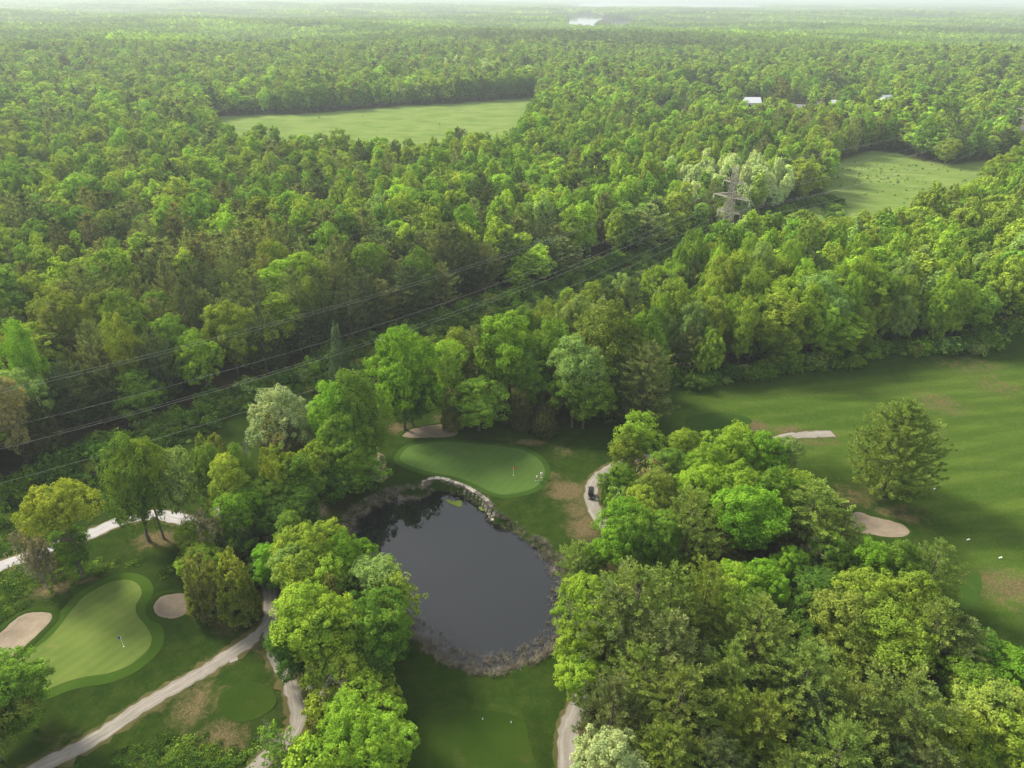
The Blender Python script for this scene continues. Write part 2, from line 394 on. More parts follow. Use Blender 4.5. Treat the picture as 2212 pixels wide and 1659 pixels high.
def make_ground_mat():
    g = G('course_ground')
    p = g.pos()
    n1 = g.noise(p, 0.045, 5, 0.6); n2 = g.noise(p, 0.35, 5, 0.65); n3 = g.noise(p, 3.2, 4, 0.7); n4 = g.noise(p, 11.0, 3, 0.8)
    rough = g.mix(g.ramp(n1, 0.3, 0.7), (0.0135, 0.032, 0.004), (0.022, 0.047, 0.006))
    rough = g.mix(g.ramp(n2, 0.35, 0.75), rough, (0.036, 0.056, 0.009))
    n5 = g.noise(p, 1.1, 5, 0.75)
    rough = g.mix(g.math('MULTIPLY', g.ramp(n5, 0.5, 0.72), 0.55), rough, (0.050, 0.060, 0.014))
    rough = g.mix(g.math('MULTIPLY', g.ramp(n3, 0.45, 0.75), 0.6), rough, (0.012, 0.026, 0.005))
    # faint mowing stripes on the fairway
    st = g.noise(g.scale(p, (0.12, 1, 1), (0, 0, R_(-12))), 0.16, 4, 0.6, 0.8)
    fair = g.mix(g.ramp(st, 0.35, 0.65), (0.040, 0.080, 0.010), (0.066, 0.110, 0.015))
    fair = g.mix(g.math('MULTIPLY', g.ramp(n2, 0.4, 0.75), 0.5), fair, (0.085, 0.114, 0.022))
    wv = g.node('ShaderNodeTexWave', wave_type='BANDS', bands_direction='Y'); g.put(wv.inputs[0], g.scale(p, (1, 1, 1), (0, 0, R_(-14)))); wv.inputs['Scale'].default_value = 0.055; wv.inputs['Distortion'].default_value = 2.5; wv.inputs['Detail'].default_value = 3
    fair = g.mix(g.math('MULTIPLY', g.ramp(wv.outputs[0], 0.2, 0.8), 0.42), fair, (0.034, 0.066, 0.009))
    fair = g.mix(g.math('MULTIPLY', g.ramp(n5, 0.48, 0.7), 0.4), fair, (0.098, 0.112, 0.028))
    c = g.mix(g.attr('fair'), rough, fair)
    dn = g.noise(p, 0.5, 6, 0.72, 0.6)
    dry = g.math('MULTIPLY', g.attr('dry'), 1.0)
    dry = g.ramp(g.math('ADD', dry, g.math('MULTIPLY', g.math('SUBTRACT', dn, 0.5), 1.3)), 0.28, 0.85)
    dcol = g.mix(g.ramp(n3, 0.3, 0.7), (0.080, 0.068, 0.028), (0.135, 0.105, 0.055))
    c = g.mix(dry, c, dcol)
    meadow = g.mix(g.ramp(n1, 0.35, 0.65), (0.095, 0.155, 0.030), (0.138, 0.200, 0.044))
    mn = g.noise(g.scale(p, (0.3, 1.0, 1)), 0.12, 6, 0.7)
    meadow = g.mix(g.ramp(mn, 0.42, 0.72), meadow, (0.180, 0.225, 0.070))
    c = g.mix(g.attr('meadow'), c, meadow)
    duff = g.mix(g.ramp(n2, 0.3, 0.7), (0.028, 0.026, 0.012), (0.050, 0.042, 0.022))
    c = g.mix(g.attr('wood'), c, duff)
    mud = g.mix(g.ramp(n3, 0.3, 0.7), (0.018, 0.026, 0.009), (0.075, 0.070, 0.036))
    c = g.mix(g.ramp(g.math('ADD', g.attr('mud'), g.math('MULTIPLY', g.math('SUBTRACT', n3, 0.5), 0.9)), 0.35, 0.7), c, mud)
    f = g.math('MULTIPLY', g.ramp(n4, 0.25, 0.8, 0.62, 1.4), g.ramp(n3, 0.3, 0.7, 0.82, 1.18))
    cb = g.node('ShaderNodeCombineXYZ')
    for i in range(3): g.put(cb.inputs[i], f)
    c = g.mix(1.0, c, cb.outputs[0], 'MULTIPLY')
    h = g.math('ADD', g.math('MULTIPLY', n3, 0.6), n4)
    g.pbr(c, 1.0, g.bump(h, 0.7, 0.12), spec=0.0)
    return g.m

def make_turf(name, a, b, dryc, stripe=0.0, fine=9.0):
    g = G(name); p = g.pos()
    n1 = g.noise(p, 0.12, 4); n2 = g.noise(p, 1.1, 5, 0.7); n3 = g.noise(p, fine, 3, 0.8)
    c = g.mix(g.ramp(n1, 0.3, 0.7), a, b)
    if stripe:
        wv = g.node('ShaderNodeTexWave', wave_type='BANDS', bands_direction='X'); g.put(wv.inputs[0], g.scale(p, (1, 1, 1), (0, 0, R_(35))))
        wv.inputs['Scale'].default_value = 0.16; wv.inputs['Distortion'].default_value = 0.6
        c = g.mix(g.math('MULTIPLY', g.ramp(wv.outputs[0], 0.3, 0.7), stripe), c, tuple(x * 1.15 for x in b))
    c = g.mix(g.ramp(g.noise(p, 0.22, 5, 0.65), 0.55, 0.8), c, dryc)
    f = g.ramp(n3, 0.25, 0.8, 0.86, 1.14)
    cb = g.node('ShaderNodeCombineXYZ')
    for i in range(3): g.put(cb.inputs[i], f)
    c = g.mix(1.0, c, cb.outputs[0], 'MULTIPLY')
    g.pbr(c, 1.0, g.bump(g.math('ADD', n3, n2), 0.25, 0.04), spec=0.0)
    return g.m

def make_gravel(name, a, b, worn, edge):
    g = G(name); p = g.pos()
    u = g.attr('across'); n1 = g.noise(p, 0.5, 5, 0.7); n2 = g.noise(p, 9.0, 4, 0.8); al = g.attr('along')
    cb = g.node('ShaderNodeCombineXYZ'); g.put(cb.inputs[0], g.math('MULTIPLY', u, 2.2)); g.put(cb.inputs[1], g.math('MULTIPLY', al, 0.09))
    st = g.noise(cb.outputs[0], 1.6, 5, 0.6)
    c = g.mix(g.ramp(n1, 0.3, 0.7), a, b)
    c = g.mix(g.math('MULTIPLY', g.ramp(st, 0.42, 0.66), 0.75), c, worn)
    e = g.math('ABSOLUTE', u)
    c = g.mix(g.ramp(g.math('ADD', e, g.math('MULTIPLY', g.math('SUBTRACT', n2, 0.5), 0.5)), 0.78, 1.05), c, edge)
    c = g.mix(g.math('MULTIPLY', g.ramp(n2, 0.35, 0.75), 0.35), c, tuple(x * 0.6 for x in a))
    g.pbr(c, 0.95, g.bump(n2, 0.5, 0.05), spec=0.2)
    return g.m

def make_sand(name):
    g = G(name); p = g.pos()
    n1 = g.noise(p, 0.4, 5, 0.7); n2 = g.noise(p, 5.0, 5, 0.8)
    wv = g.node('ShaderNodeTexWave', wave_type='RINGS'); g.put(wv.inputs[0], g.scale(p, (1, 1, 1)))
    wv.inputs['Scale'].default_value = 0.9; wv.inputs['Distortion'].default_value = 14; wv.inputs['Detail'].default_value = 3; wv.inputs['Detail Scale'].default_value = 0.5
    c = g.mix(g.ramp(n1, 0.3, 0.7), (0.165, 0.132, 0.095), (0.225, 0.185, 0.135))
    c = g.mix(g.math('MULTIPLY', g.ramp(n2, 0.5, 0.75), 0.5), c, (0.115, 0.088, 0.062))
    g.pbr(c, 0.95, g.bump(g.math('ADD', g.math('MULTIPLY', wv.outputs[0], 0.5), n2), 0.5, 0.12), spec=0.1)
    return g.m

def make_water(name, rough=0.03, bump=0.02, base=(0.006, 0.007, 0.007)):
    g = G(name); p = g.pos()
    n = g.noise(p, 1.4, 3, 0.6)
    b = g.pbr(base, rough, g.bump(n, bump, 0.1) if bump else None, spec=0.75)
    b.inputs['IOR'].default_value = 1.42
    return g.m

M = {}
M['leaf'] = make_leaf_mat()
M['bark'] = make_bark('bark', (0.06, 0.047, 0.036), (0.15, 0.125, 0.10))
M['bark_pale'] = make_bark('pale_bark', (0.30, 0.27, 0.23), (0.55, 0.52, 0.47))
M['bark_grey'] = make_bark('dead_wood', (0.20, 0.18, 0.16), (0.38, 0.35, 0.31))
M['ground'] = make_ground_mat()
M['green'] = make_turf('putting_green_turf', (0.078, 0.116, 0.024), (0.104, 0.142, 0.032), (0.150, 0.158, 0.052), 0.25, 12)
M['green_a'] = make_turf('upper_green_turf', (0.050, 0.094, 0.020), (0.062, 0.108, 0.024), (0.084, 0.116, 0.030), 0.2, 12)
M['fringe'] = make_turf('fringe_turf', (0.030, 0.062, 0.008), (0.042, 0.080, 0.010), (0.065, 0.105, 0.02))
M['fringe_a'] = make_turf('upper_fringe_turf', (0.026, 0.056, 0.009), (0.034, 0.068, 0.011), (0.050, 0.074, 0.015))
M['tee'] = make_turf('tee_turf', (0.020, 0.041, 0.005), (0.028, 0.050, 0.007), (0.052, 0.056, 0.016))
M['gravel_grey'] = make_gravel('grey_gravel', (0.25, 0.24, 0.24), (0.33, 0.32, 0.31), (0.43, 0.42, 0.41), (0.13, 0.115, 0.08))
M['gravel_tan'] = make_gravel('tan_gravel', (0.17, 0.155, 0.128), (0.215, 0.195, 0.165), (0.30, 0.28, 0.245), (0.11, 0.09, 0.055))
M['verge'] = make_turf('worn_verge', (0.05, 0.06, 0.018), (0.085, 0.076, 0.03), (0.12, 0.095, 0.05))
M['sand'] = make_sand('bunker_sand')
M['water'] = make_water('pond_water', 0.012, 0.006)
M['lake'] = make_water('lake_water', 0.06, 0.0, (0.03, 0.04, 0.045))
M['stone'] = plain('wall_stone', (0.15, 0.13, 0.115), 0.95, var=0.35, scale=1.5)
M['stone_pale'] = plain('pale_stone', (0.31, 0.28, 0.245), 0.95, var=0.3, scale=1.5)
M['steel'] = plain('galvanised_steel', (0.26, 0.235, 0.20), 0.7, 0.0)
M['wire'] = plain('aluminium_cable', (0.40, 0.42, 0.36), 0.6, 0.0)
M['glass_ins'] = plain('insulator_glass', (0.55, 0.58, 0.52), 0.35)
M['white'] = plain('white_paint', (0.78, 0.78, 0.76), 0.6, var=0.05)
M['roof_white'] = plain('white_metal_roof', (0.60, 0.62, 0.64), 0.5, var=0.06)
M['roof_brown'] = plain('brown_shingles', (0.20, 0.13, 0.10), 0.9)
M['roof_grey'] = plain('grey_shingles', (0.20, 0.20, 0.21), 0.9)
M['brick'] = plain('red_brick', (0.16, 0.075, 0.055), 0.9)
M['dark'] = plain('dark_glass', (0.02, 0.022, 0.025), 0.15)
M['wood'] = plain('weathered_wood', (0.25, 0.2, 0.15), 0.9)
M['black'] = plain('black_plastic', (0.012, 0.012, 0.014), 0.35)
M['black_seat'] = plain('dark_vinyl', (0.02, 0.02, 0.022), 0.55)
M['tyre'] = plain('tyre_rubber', (0.02, 0.02, 0.02), 0.9)
M['skin'] = plain('skin', (0.45, 0.27, 0.19), 0.6, var=0.05)
M['shirt'] = plain('white_shirt', (0.80, 0.80, 0.82), 0.8, var=0.04)
M['shorts_grey'] = plain('grey_shorts', (0.20, 0.20, 0.22), 0.8)
M['shorts_pale'] = plain('pale_shorts', (0.55, 0.52, 0.46), 0.8)
M['hair'] = plain('dark_hair', (0.03, 0.022, 0.018), 0.7)
M['red'] = plain('red_flag_cloth', (0.60, 0.05, 0.04), 0.7, var=0.1)
M['blue'] = plain('blue_flag_cloth', (0.03, 0.07, 0.50), 0.7, var=0.1)
M['reed'] = plain('dry_reed', (0.185, 0.165, 0.115), 0.95, var=0.45, scale=0.8)
M['algae'] = plain('pond_weed', (0.16, 0.22, 0.02), 0.7, var=0.3, scale=3)
M['chrome'] = plain('bright_metal', (0.6, 0.6, 0.62), 0.25, 0.9)

# ------------------------------------------------------------------ the ground
def axis(segs, grow_lo=None, grow_hi=None, rate=1.032):
    out = []
    for a, b, st in segs: out += list(np.arange(a, b, st))
    out.append(segs[-1][1])
    if grow_hi:
        st, v = segs[-1][2], out[-1]
        while v < grow_hi:
            st *= rate; v += st; out.append(v)
    if grow_lo is not None:
        st, v, lo = segs[0][2], out[0], []
        while v > grow_lo:
            st *= rate; v -= st; lo.append(v)
        out = lo[::-1] + out
    return np.array(out)

xs = axis([(-190, -32, 2.2), (-32, 48, 0.8), (48, 190, 2.2)], -26000, 26000)
ys = axis([(30, 70, 1.8), (70, 176, 0.8), (176, 340, 2.2)], -600, 33000, 1.03)
GX, GY = np.meshgrid(xs, ys)
gx, gy = GX.ravel(), GY.ravel()
gzv = ground_z(gx, gy)
ny, nx = GX.shape
ii = np.arange(nx * ny).reshape(ny, nx)
F = np.stack([ii[:-1, :-1].ravel(), ii[:-1, 1:].ravel(), ii[1:, 1:].ravel(), ii[1:, :-1].ravel()], 1)

course = sdist(OPEN_COURSE, gx, gy, 40)
wood = sst(-3, 4, course)
meadow = np.zeros_like(gx)
for f in (FIELD_1, FIELD_2, FIELD_3, FIELD_4, MARSH):
    d = sdist(f, gx, gy, 20); k = 1 - sst(-1, 6, d)
    meadow = np.maximum(meadow, k); wood = np.minimum(wood, 1 - k)
# ground under the course copses
COPSES = [disp(a) for a in ([(1240, 1240), (1340, 1060), (1400, 1000), (1620, 1010), (1760, 1090), (1880, 1240), (2000, 1300), (2100, 1430), (2230, 1560), (2300, 1900), (1260, 1900), (1270, 1640), (1230, 1450)],
                            [(400, 1180), (520, 1080), (700, 1010), (790, 1060), (700, 1150), (640, 1230), (700, 1330), (820, 1420), (790, 1560), (830, 1750), (660, 1800), (680, 1640), (640, 1480), (600, 1400), (590, 1260), (540, 1330), (450, 1330)],
                            [(1000, 880), (1150, 920), (1330, 910), (1430, 850), (1300, 780), (1100, 760), (1000, 800)])]
for c in COPSES:
    d = sdist(c, gx, gy, 8); wood = np.maximum(wood, (1 - sst(-4, 2, d)) * 0.95)
fair_poly = disp([(1400, 880), (1700, 830), (2100, 780), (2300, 760), (2400, 1300), (2150, 1400), (2050, 1150), (1800, 1000), (1500, 1000)])
fair = np.maximum(1 - sst(-6, 3, sdist(fair_poly, gx, gy, 12)), (1 - sst(-2, 1, sdist(disp([(850, 1400), (950, 1460), (1100, 1480), (1200, 1440), (1230, 1500), (1200, 1620), (1180, 1900), (900, 1900), (840, 1600)]), gx, gy, 6))) * 0.12)
dry = np.zeros_like(gx)
DRY = [(1225, 1060, 5, 4, .95), (1265, 1140, 4, 5, .9), (1190, 1030, 3, 2, .7), (1140, 955, 5, 1.6, .85), (1080, 948, 7, 1.2, .5), (1215, 975, 4, 4, .5), (1250, 1100, 4, 7, .7), (1560, 905, 3, 3, .9), (1630, 922, 4, 3, .95), (1710, 932, 4, 3, .95), (2030, 870, 8, 9, .6), (2180, 1270, 7, 6, .75), (1850, 1070, 9, 6, .55), (1950, 1110, 7, 5, .6), (2100, 790, 14, 10, .5), (2160, 835, 9, 8, .55), (420, 1525, 3.5, 5, .75), (480, 1600, 4.5, 3, .8), (540, 1510, 3, 2, .6), (340, 1165, 4.5, 3, .9), (115, 1268, 4, 3, .9), (195, 1255, 2, 1.5, .8), (500, 1345, 4, 3, .75), (860, 925, 4, 3, .75), (960, 905, 5, 4, .55), (1760, 955, 8, 2, .6), (400, 1640, 8, 2.5, .6), (150, 1600, 8, 1.8, .45), (700, 1230, 6, 6, .6), (1265, 1560, 1.5, 6, .8), (1150, 905, 10, 3, .8), (2000, 930, 7, 9, .45), (455, 1440, 4, 2, .4), (300, 1185, 5, 3, .4)]
for (px, py, rx, ry, s) in DRY:
    c = P(px, py)
    dry = np.maximum(dry, s * np.exp(-(((gx - c[0]) / rx) ** 2 + ((gy - c[1]) / ry) ** 2) * 0.7))
for path, w in ((PATH_MAIN, 3.2), (PATH_LOOP, 3.4), (PATH_CART, 3.2)):
    m = (gx > path[:, 0].min() - 8) & (gx < path[:, 0].max() + 8) & (gy > path[:, 1].min() - 8) & (gy < path[:, 1].max() + 8)
    q = np.sqrt(((gx[m][:, None] - path[None, :, 0]) ** 2 + (gy[m][:, None] - path[None, :, 1]) ** 2).min(1))
    dry[m] = np.maximum(dry[m], 0.62 * (1 - sst(1.0, w, q)))
pd = sdist(POND, gx, gy, 12)
mud = 1 - sst(-0.9, 0.5, pd)
for lk in (LAKE_1, LAKE_1B): pass
marsh = 1 - sst(-5, 30, sdist(MARSH, gx, gy, 40)); dry = np.maximum(dry, marsh * 0.9)
meadow = meadow * (1 - marsh)
gm = raw_mesh('ground', np.stack([gx, gy, gzv], 1), F, M['ground'], smooth=True,
              attrs={'wood': ('POINT', wood), 'meadow': ('POINT', meadow), 'fair': ('POINT', fair), 'dry': ('POINT', dry), 'mud': ('POINT', mud)})
tag(mesh_obj('ground', gm), 'mown grass, rough and woodland floor of the golf course', kind='structure')

def sheet(name, poly, mat, zoff, rings=14, grow=0.0, jitter=0.0, z=None):
    """a draped star-shaped sheet"""
    c = poly.mean(0)
    if grow:
        t = np.roll(poly, -1, 0) - np.roll(poly, 1, 0); n = np.stack([t[:, 1], -t[:, 0]], 1); n /= np.linalg.norm(n, axis=1)[:, None] + 1e-9
        if ((poly - c) * n).sum() < 0: n = -n
        poly = poly + n * grow
    if jitter: poly = poly + rng.normal(0, jitter, poly.shape)
    m = len(poly); V = [c[None, :]]
    for r in range(1, rings + 1): V.append(c + (poly - c) * (r / rings))
    V = np.vstack(V)
    T = []
    k = np.arange(m); k2 = (k + 1) % m
    T.append(np.stack([np.zeros(m, int), 1 + k, 1 + k2], 1))
    for r in range(1, rings):
        a = 1 + (r - 1) * m; b = 1 + r * m
        T.append(np.stack([a + k, b + k, b + k2], 1)); T.append(np.stack([a + k, b + k2, a + k2], 1))
    T = np.vstack(T)
    x0 = poly - c
    if (x0[:, 0] * np.roll(x0[:, 1], -1) - x0[:, 1] * np.roll(x0[:, 0], -1)).sum() < 0: T = T[:, ::-1]
    zz = (ground_z(V[:, 0], V[:, 1]) + zoff) if z is None else np.full(len(V), z)
    return raw_mesh(name, np.column_stack([V, zz]), T, mat, smooth=True)

def structure(name, me, label): return tag(mesh_obj(name, me), label, kind='structure')

structure('fringe', sheet('fringe', GREEN_A, M['fringe_a'], 0.03, grow=1.3), 'darker mown collar around the upper green')
structure('putting_green', sheet('putting_green', GREEN_A, M['green_a'], 0.05), 'oval putting green above the pond with the red flag')
structure('fringe', sheet('fringe', GREEN_B, M['fringe'], 0.03, rings=18, grow=1.9), 'bright mown collar around the lower left green')
structure('putting_green', sheet('putting_green', GREEN_B, M['green'], 0.05, rings=18), 'pale kidney shaped putting green with the blue flag')
structure('tee_box', sheet('tee_box', TEE_BOX, M['tee'], 0.03), 'raised mown tee at the bottom of the picture')
structure('tee_box', sheet('tee_box', TEE_MOUND, M['tee'], 0.03), 'oval mown tee mound between the two gravel paths')
structure('tee_box', sheet('tee_box', TEE_FAR, M['fringe_a'], 0.03, 8), 'small oval tee on the far fairway')
structure('tee_box', sheet('tee_box', TEE_RIGHT, M['fringe_a'], 0.03, 6), 'pale mown tee beside the right hand trees')

for poly, lab in BUNKERS:
    root = sheet('sand_bunker', poly, M['sand'], 0.09, 12)
    n = len(root.vertices); co = np.empty(n * 3, np.float32); root.vertices.foreach_get('co', co); co = co.reshape(-1, 3)
    d = sdist(poly, co[:, 0], co[:, 1], 5)
    co[:, 2] += np.where(d > -0.4, 0.10, 0.0) + 0.03 * np.sin(co[:, 0] * 2.1) * np.sin(co[:, 1] * 1.7)
    root.vertices.foreach_set('co', co.ravel())
    b = structure('sand_bunker', root, lab)
    # grass lip: low rounded ring
    c = poly.mean(0); t = np.roll(poly, -1, 0) - np.roll(poly, 1, 0); nn = np.stack([t[:, 1], -t[:, 0]], 1); nn /= np.linalg.norm(nn, axis=1)[:, None]
    if ((poly - c) * nn).sum() < 0: nn = -nn
    prof = [(-0.12, 0.10), (0.0, 0.22), (0.35, 0.26), (0.9, 0.12), (1.5, -0.03)]
    V = []; m = len(poly)
    for off, h in prof:
        q = poly + nn * (off + rng.normal(0, 0.05, (m, 1))); V.append(np.column_stack([q, ground_z(q[:, 0], q[:, 1]) + h]))
    V = np.vstack(V); k = np.arange(m); k2 = (k + 1) % m
    Fq = np.vstack([np.stack([r * m + k, r * m + k2, (r + 1) * m + k2, (r + 1) * m + k], 1) for r in range(len(prof) - 1)])
    mesh_obj('grass_lip', raw_mesh('grass_lip', V, Fq, M['tee'], smooth=True), b)

def ribbon(name, line, width, mat, zoff, across=6, jit=0.12, step=0.9):
    seg = np.r_[0, np.cumsum(np.linalg.norm(np.diff(line, axis=0), axis=1))]
    s = np.arange(0, seg[-1], step); c = np.stack([np.interp(s, seg, line[:, 0]), np.interp(s, seg, line[:, 1])], 1)
    t = np.gradient(c, axis=0); t /= np.linalg.norm(t, axis=1)[:, None]; n = np.stack([-t[:, 1], t[:, 0]], 1)
    L = width / 2 + rng.normal(0, jit, len(s)); Rr = width / 2 + rng.normal(0, jit, len(s))
    V, U, A = [], [], []
    for k in range(across + 1):
        u = 2 * k / across - 1
        q = c + n * (np.where(u < 0, u * L, u * Rr))[:, None]
        crown = 0.05 * (1 - u * u)
        V.append(np.column_stack([q, ground_z(q[:, 0], q[:, 1]) + zoff + crown])); U.append(np.full(len(s), u)); A.append(s)
    V = np.vstack(V); m = len(s); k = np.arange(m - 1)
    Fq = np.vstack([np.stack([(r + 1) * m + k, (r + 1) * m + k + 1, r * m + k + 1, r * m + k], 1) for r in range(across)])
    # face up
    me = raw_mesh(name, V, Fq[:, ::-1], mat, smooth=True, attrs={'across': ('POINT', np.concatenate(U)), 'along': ('POINT', np.concatenate(A))})
    return me

for line, w, mat, lab, zo in ((PATH_MAIN, 2.55, 'gravel_tan', 'gravel cart path sweeping up from the lower left corner', 0.06),
                          (PATH_UP, 3.4, 'gravel_grey', 'pale grey gravel track at the left beneath the tall trees', 0.09),
                          (PATH_LOOP, 2.4, 'gravel_tan', 'gravel path curving round the oval tee mound', 0.12),
                          (PATH_CART, 2.9, 'gravel_tan', 'tan gravel cart path where the golf cart stands', 0.06)):
    structure('verge', ribbon('verge', line, w + 1.1, M['verge'], zo - 0.035, 6, 0.3), 'worn strip of grass along the ' + lab.split(' ')[0] + ' path: ' + ' '.join(lab.split(' ')[1:6]))
    structure('gravel_path', ribbon('gravel_path', line, w, M[mat], zo), lab)

# water: pond and distant lakes
def water_grid(poly, step, pad):
    X = np.arange(poly[:, 0].min() - pad - step, poly[:, 0].max() + pad + step, step); Y = np.arange(poly[:, 1].min() - pad - step, poly[:, 1].max() + pad + step, step)
    A, B = np.meshgrid(X, Y); i = np.arange(A.size).reshape(A.shape)
    Fq = np.stack([i[:-1, :-1].ravel(), i[:-1, 1:].ravel(), i[1:, 1:].ravel(), i[1:, :-1].ravel()], 1)
    cx, cy_ = A.ravel()[Fq].mean(1), B.ravel()[Fq].mean(1); Fq = Fq[sdist(poly, cx, cy_, pad + 3) < pad]
    used = np.unique(Fq); rm = np.zeros(A.size, int); rm[used] = np.arange(len(used))
    return raw_mesh('pond_water', np.column_stack([A.ravel()[used], B.ravel()[used], np.full(len(used), WATER_Z)]), rm[Fq], M['water'])
structure('pond_water', water_grid(POND, 1.0, 1.6), 'dark still pond reflecting trees and grey sky')
structure('lake_water', sheet('lake_water', LAKE_1, M['lake'], 0, 4, grow=10, z=-0.8), 'bright far lake gleaming near the horizon')
structure('lake_water', sheet('lake_water', LAKE_1B, M['lake'], 0, 4, grow=8, z=-0.8), 'sliver of bright water right of the far lake')
structure('lake_water', sheet('lake_water', LAKE_2, M['lake'], 0, 4, grow=40, z=-0.8), 'long thin strip of white water below the horizon')

# ------------------------------------------------------------------ tree shapes
def unit(v): return v / (np.linalg.norm(v, axis=-1, keepdims=True) + 1e-9)

def leaf_quads(Cn, N, S, aspect, r, jitter=0.6):
    """one rhombic leaf spray per centre, facing N with some scatter"""
    n = len(Cn)
    nr = unit(N + r.normal(0, jitter, (n, 3)))
    t = unit(np.cross(nr, r.normal(0, 1, (n, 3)))); b = np.cross(nr, t)
    S = np.asarray(S) * np.ones(n)
    L = (S * (0.8 + 0.5 * r.random(n)))[:, None]; W = L * aspect
    V = np.stack([Cn + t * L, Cn + b * W + nr * L * 0.12, Cn - t * L, Cn - b * W + nr * L * 0.12], 1).reshape(-1, 3)
    return V, np.arange(4 * n).reshape(n, 4)

def clumps_to_leaves(C, O, rad, per, size, aspect, r, flat=0.9, jitter=0.38):
    n = len(C)
    d = unit(r.normal(0, 1, (n, per, 3)) + O[:, None, :] * 0.55)
    rr = (0.6 + 0.42 * r.random((n, per, 1)))
    q = C[:, None, :] + d * rr * np.asarray(rad).reshape(-1, 1, 1) * np.array([1, 1, flat])
    nn = unit(d * 0.8 + O[:, None, :] * 0.5 + np.array([0, 0, 0.25]))
    return leaf_quads(q.reshape(-1, 3), nn.reshape(-1, 3), size, aspect, r, jitter)

def broadleaf(seed, H=20.0, R=5.5, z0=4.0, lobes=14, nclump=330, per=72, leaf=0.168, crad=0.85, style='round'):
    r = np.random.default_rng(seed)
    cz = (H + z0) / 2; hz = (H - z0) / 2
    lr = R * (0.42 if style != 'finger' else 0.30)
    L = []
    for i in range(lobes):
        d = unit(r.normal(0, 1, 3)); k = 0.62 + 0.12 * r.random()
        if i == 0: d = np.array([0, 0, 1.0])
        w = 1.0
        if style == 'tall': w = 0.85
        if style == 'flat': d[2] = abs(d[2]) * 0.8
        p = np.array([d[0] * R * k * w, d[1] * R * k * w, cz + d[2] * hz * (0.72 if style != 'flat' else 0.75)])
        # narrower at foot and top
        f = (p[2] - z0) / (H - z0)
        sh = math.sin(math.pi * min(1, max(0.05, f * 0.82 + 0.14))) ** 0.6
        p[:2] *= 0.55 + 0.5 * sh
        L.append((p, lr * (0.8 + 0.45 * r.random()) * (0.75 + 0.3 * sh)))
    L.append((np.array([0, 0, cz + hz * 0.1]), R * 0.62))
    LP = np.array([l[0] for l in L]); LR = np.array([l[1] for l in L])
    stretch = np.array([1, 1, {'round': 1.0, 'flat': 0.75, 'tall': 1.25, 'finger': 1.9}[style]])
    w = LR ** 2; w /= w.sum()
    li = r.choice(len(L), nclump * 5, p=w)
    d = unit(r.normal(0, 1, (len(li), 3)) + [0, 0, 0.35])
    C = LP[li] + d * LR[li][:, None] * stretch
    keep = np.ones(len(C), bool)
    for p, q in L:
        dd = np.linalg.norm((C - p) / stretch, axis=1)
        keep &= ~(dd < q * 0.86)
    keep &= (C[:, 2] < H * 1.02) & (C[:, 2] > z0 * 0.75)
    C, O = C[keep][:nclump], unit(d[keep][:nclump] + [0, 0, 0.15])
    crs = crad * (0.6 + 0.7 * r.random(len(C)))
    C = C + O * (r.random((len(C), 1)) ** 2 * 1.0 - 0.3)
    if style == 'finger':
        O = unit(O + [0, 0, 1.0])
        V, Fq = clumps_to_leaves(C, O, crs * 0.8, per, leaf, 0.55, r, flat=1.9)
    else:
        V, Fq = clumps_to_leaves(C, O, crs, per, leaf, 0.6, r)
    # inner foliage so the crown is not hollow
    m = int(nclump * per * 0.12)
    u = unit(r.normal(0, 1, (m, 3))) * (r.random((m, 1)) ** 0.5) * 0.72
    q = np.array([0, 0, cz]) + u * [R, R, hz]
    V2, F2 = leaf_quads(q, unit(u + 1e-6), leaf * 1.8, 0.7, r, 0.8)
    return np.vstack([V, V2]), np.vstack([Fq, F2 + len(V)])

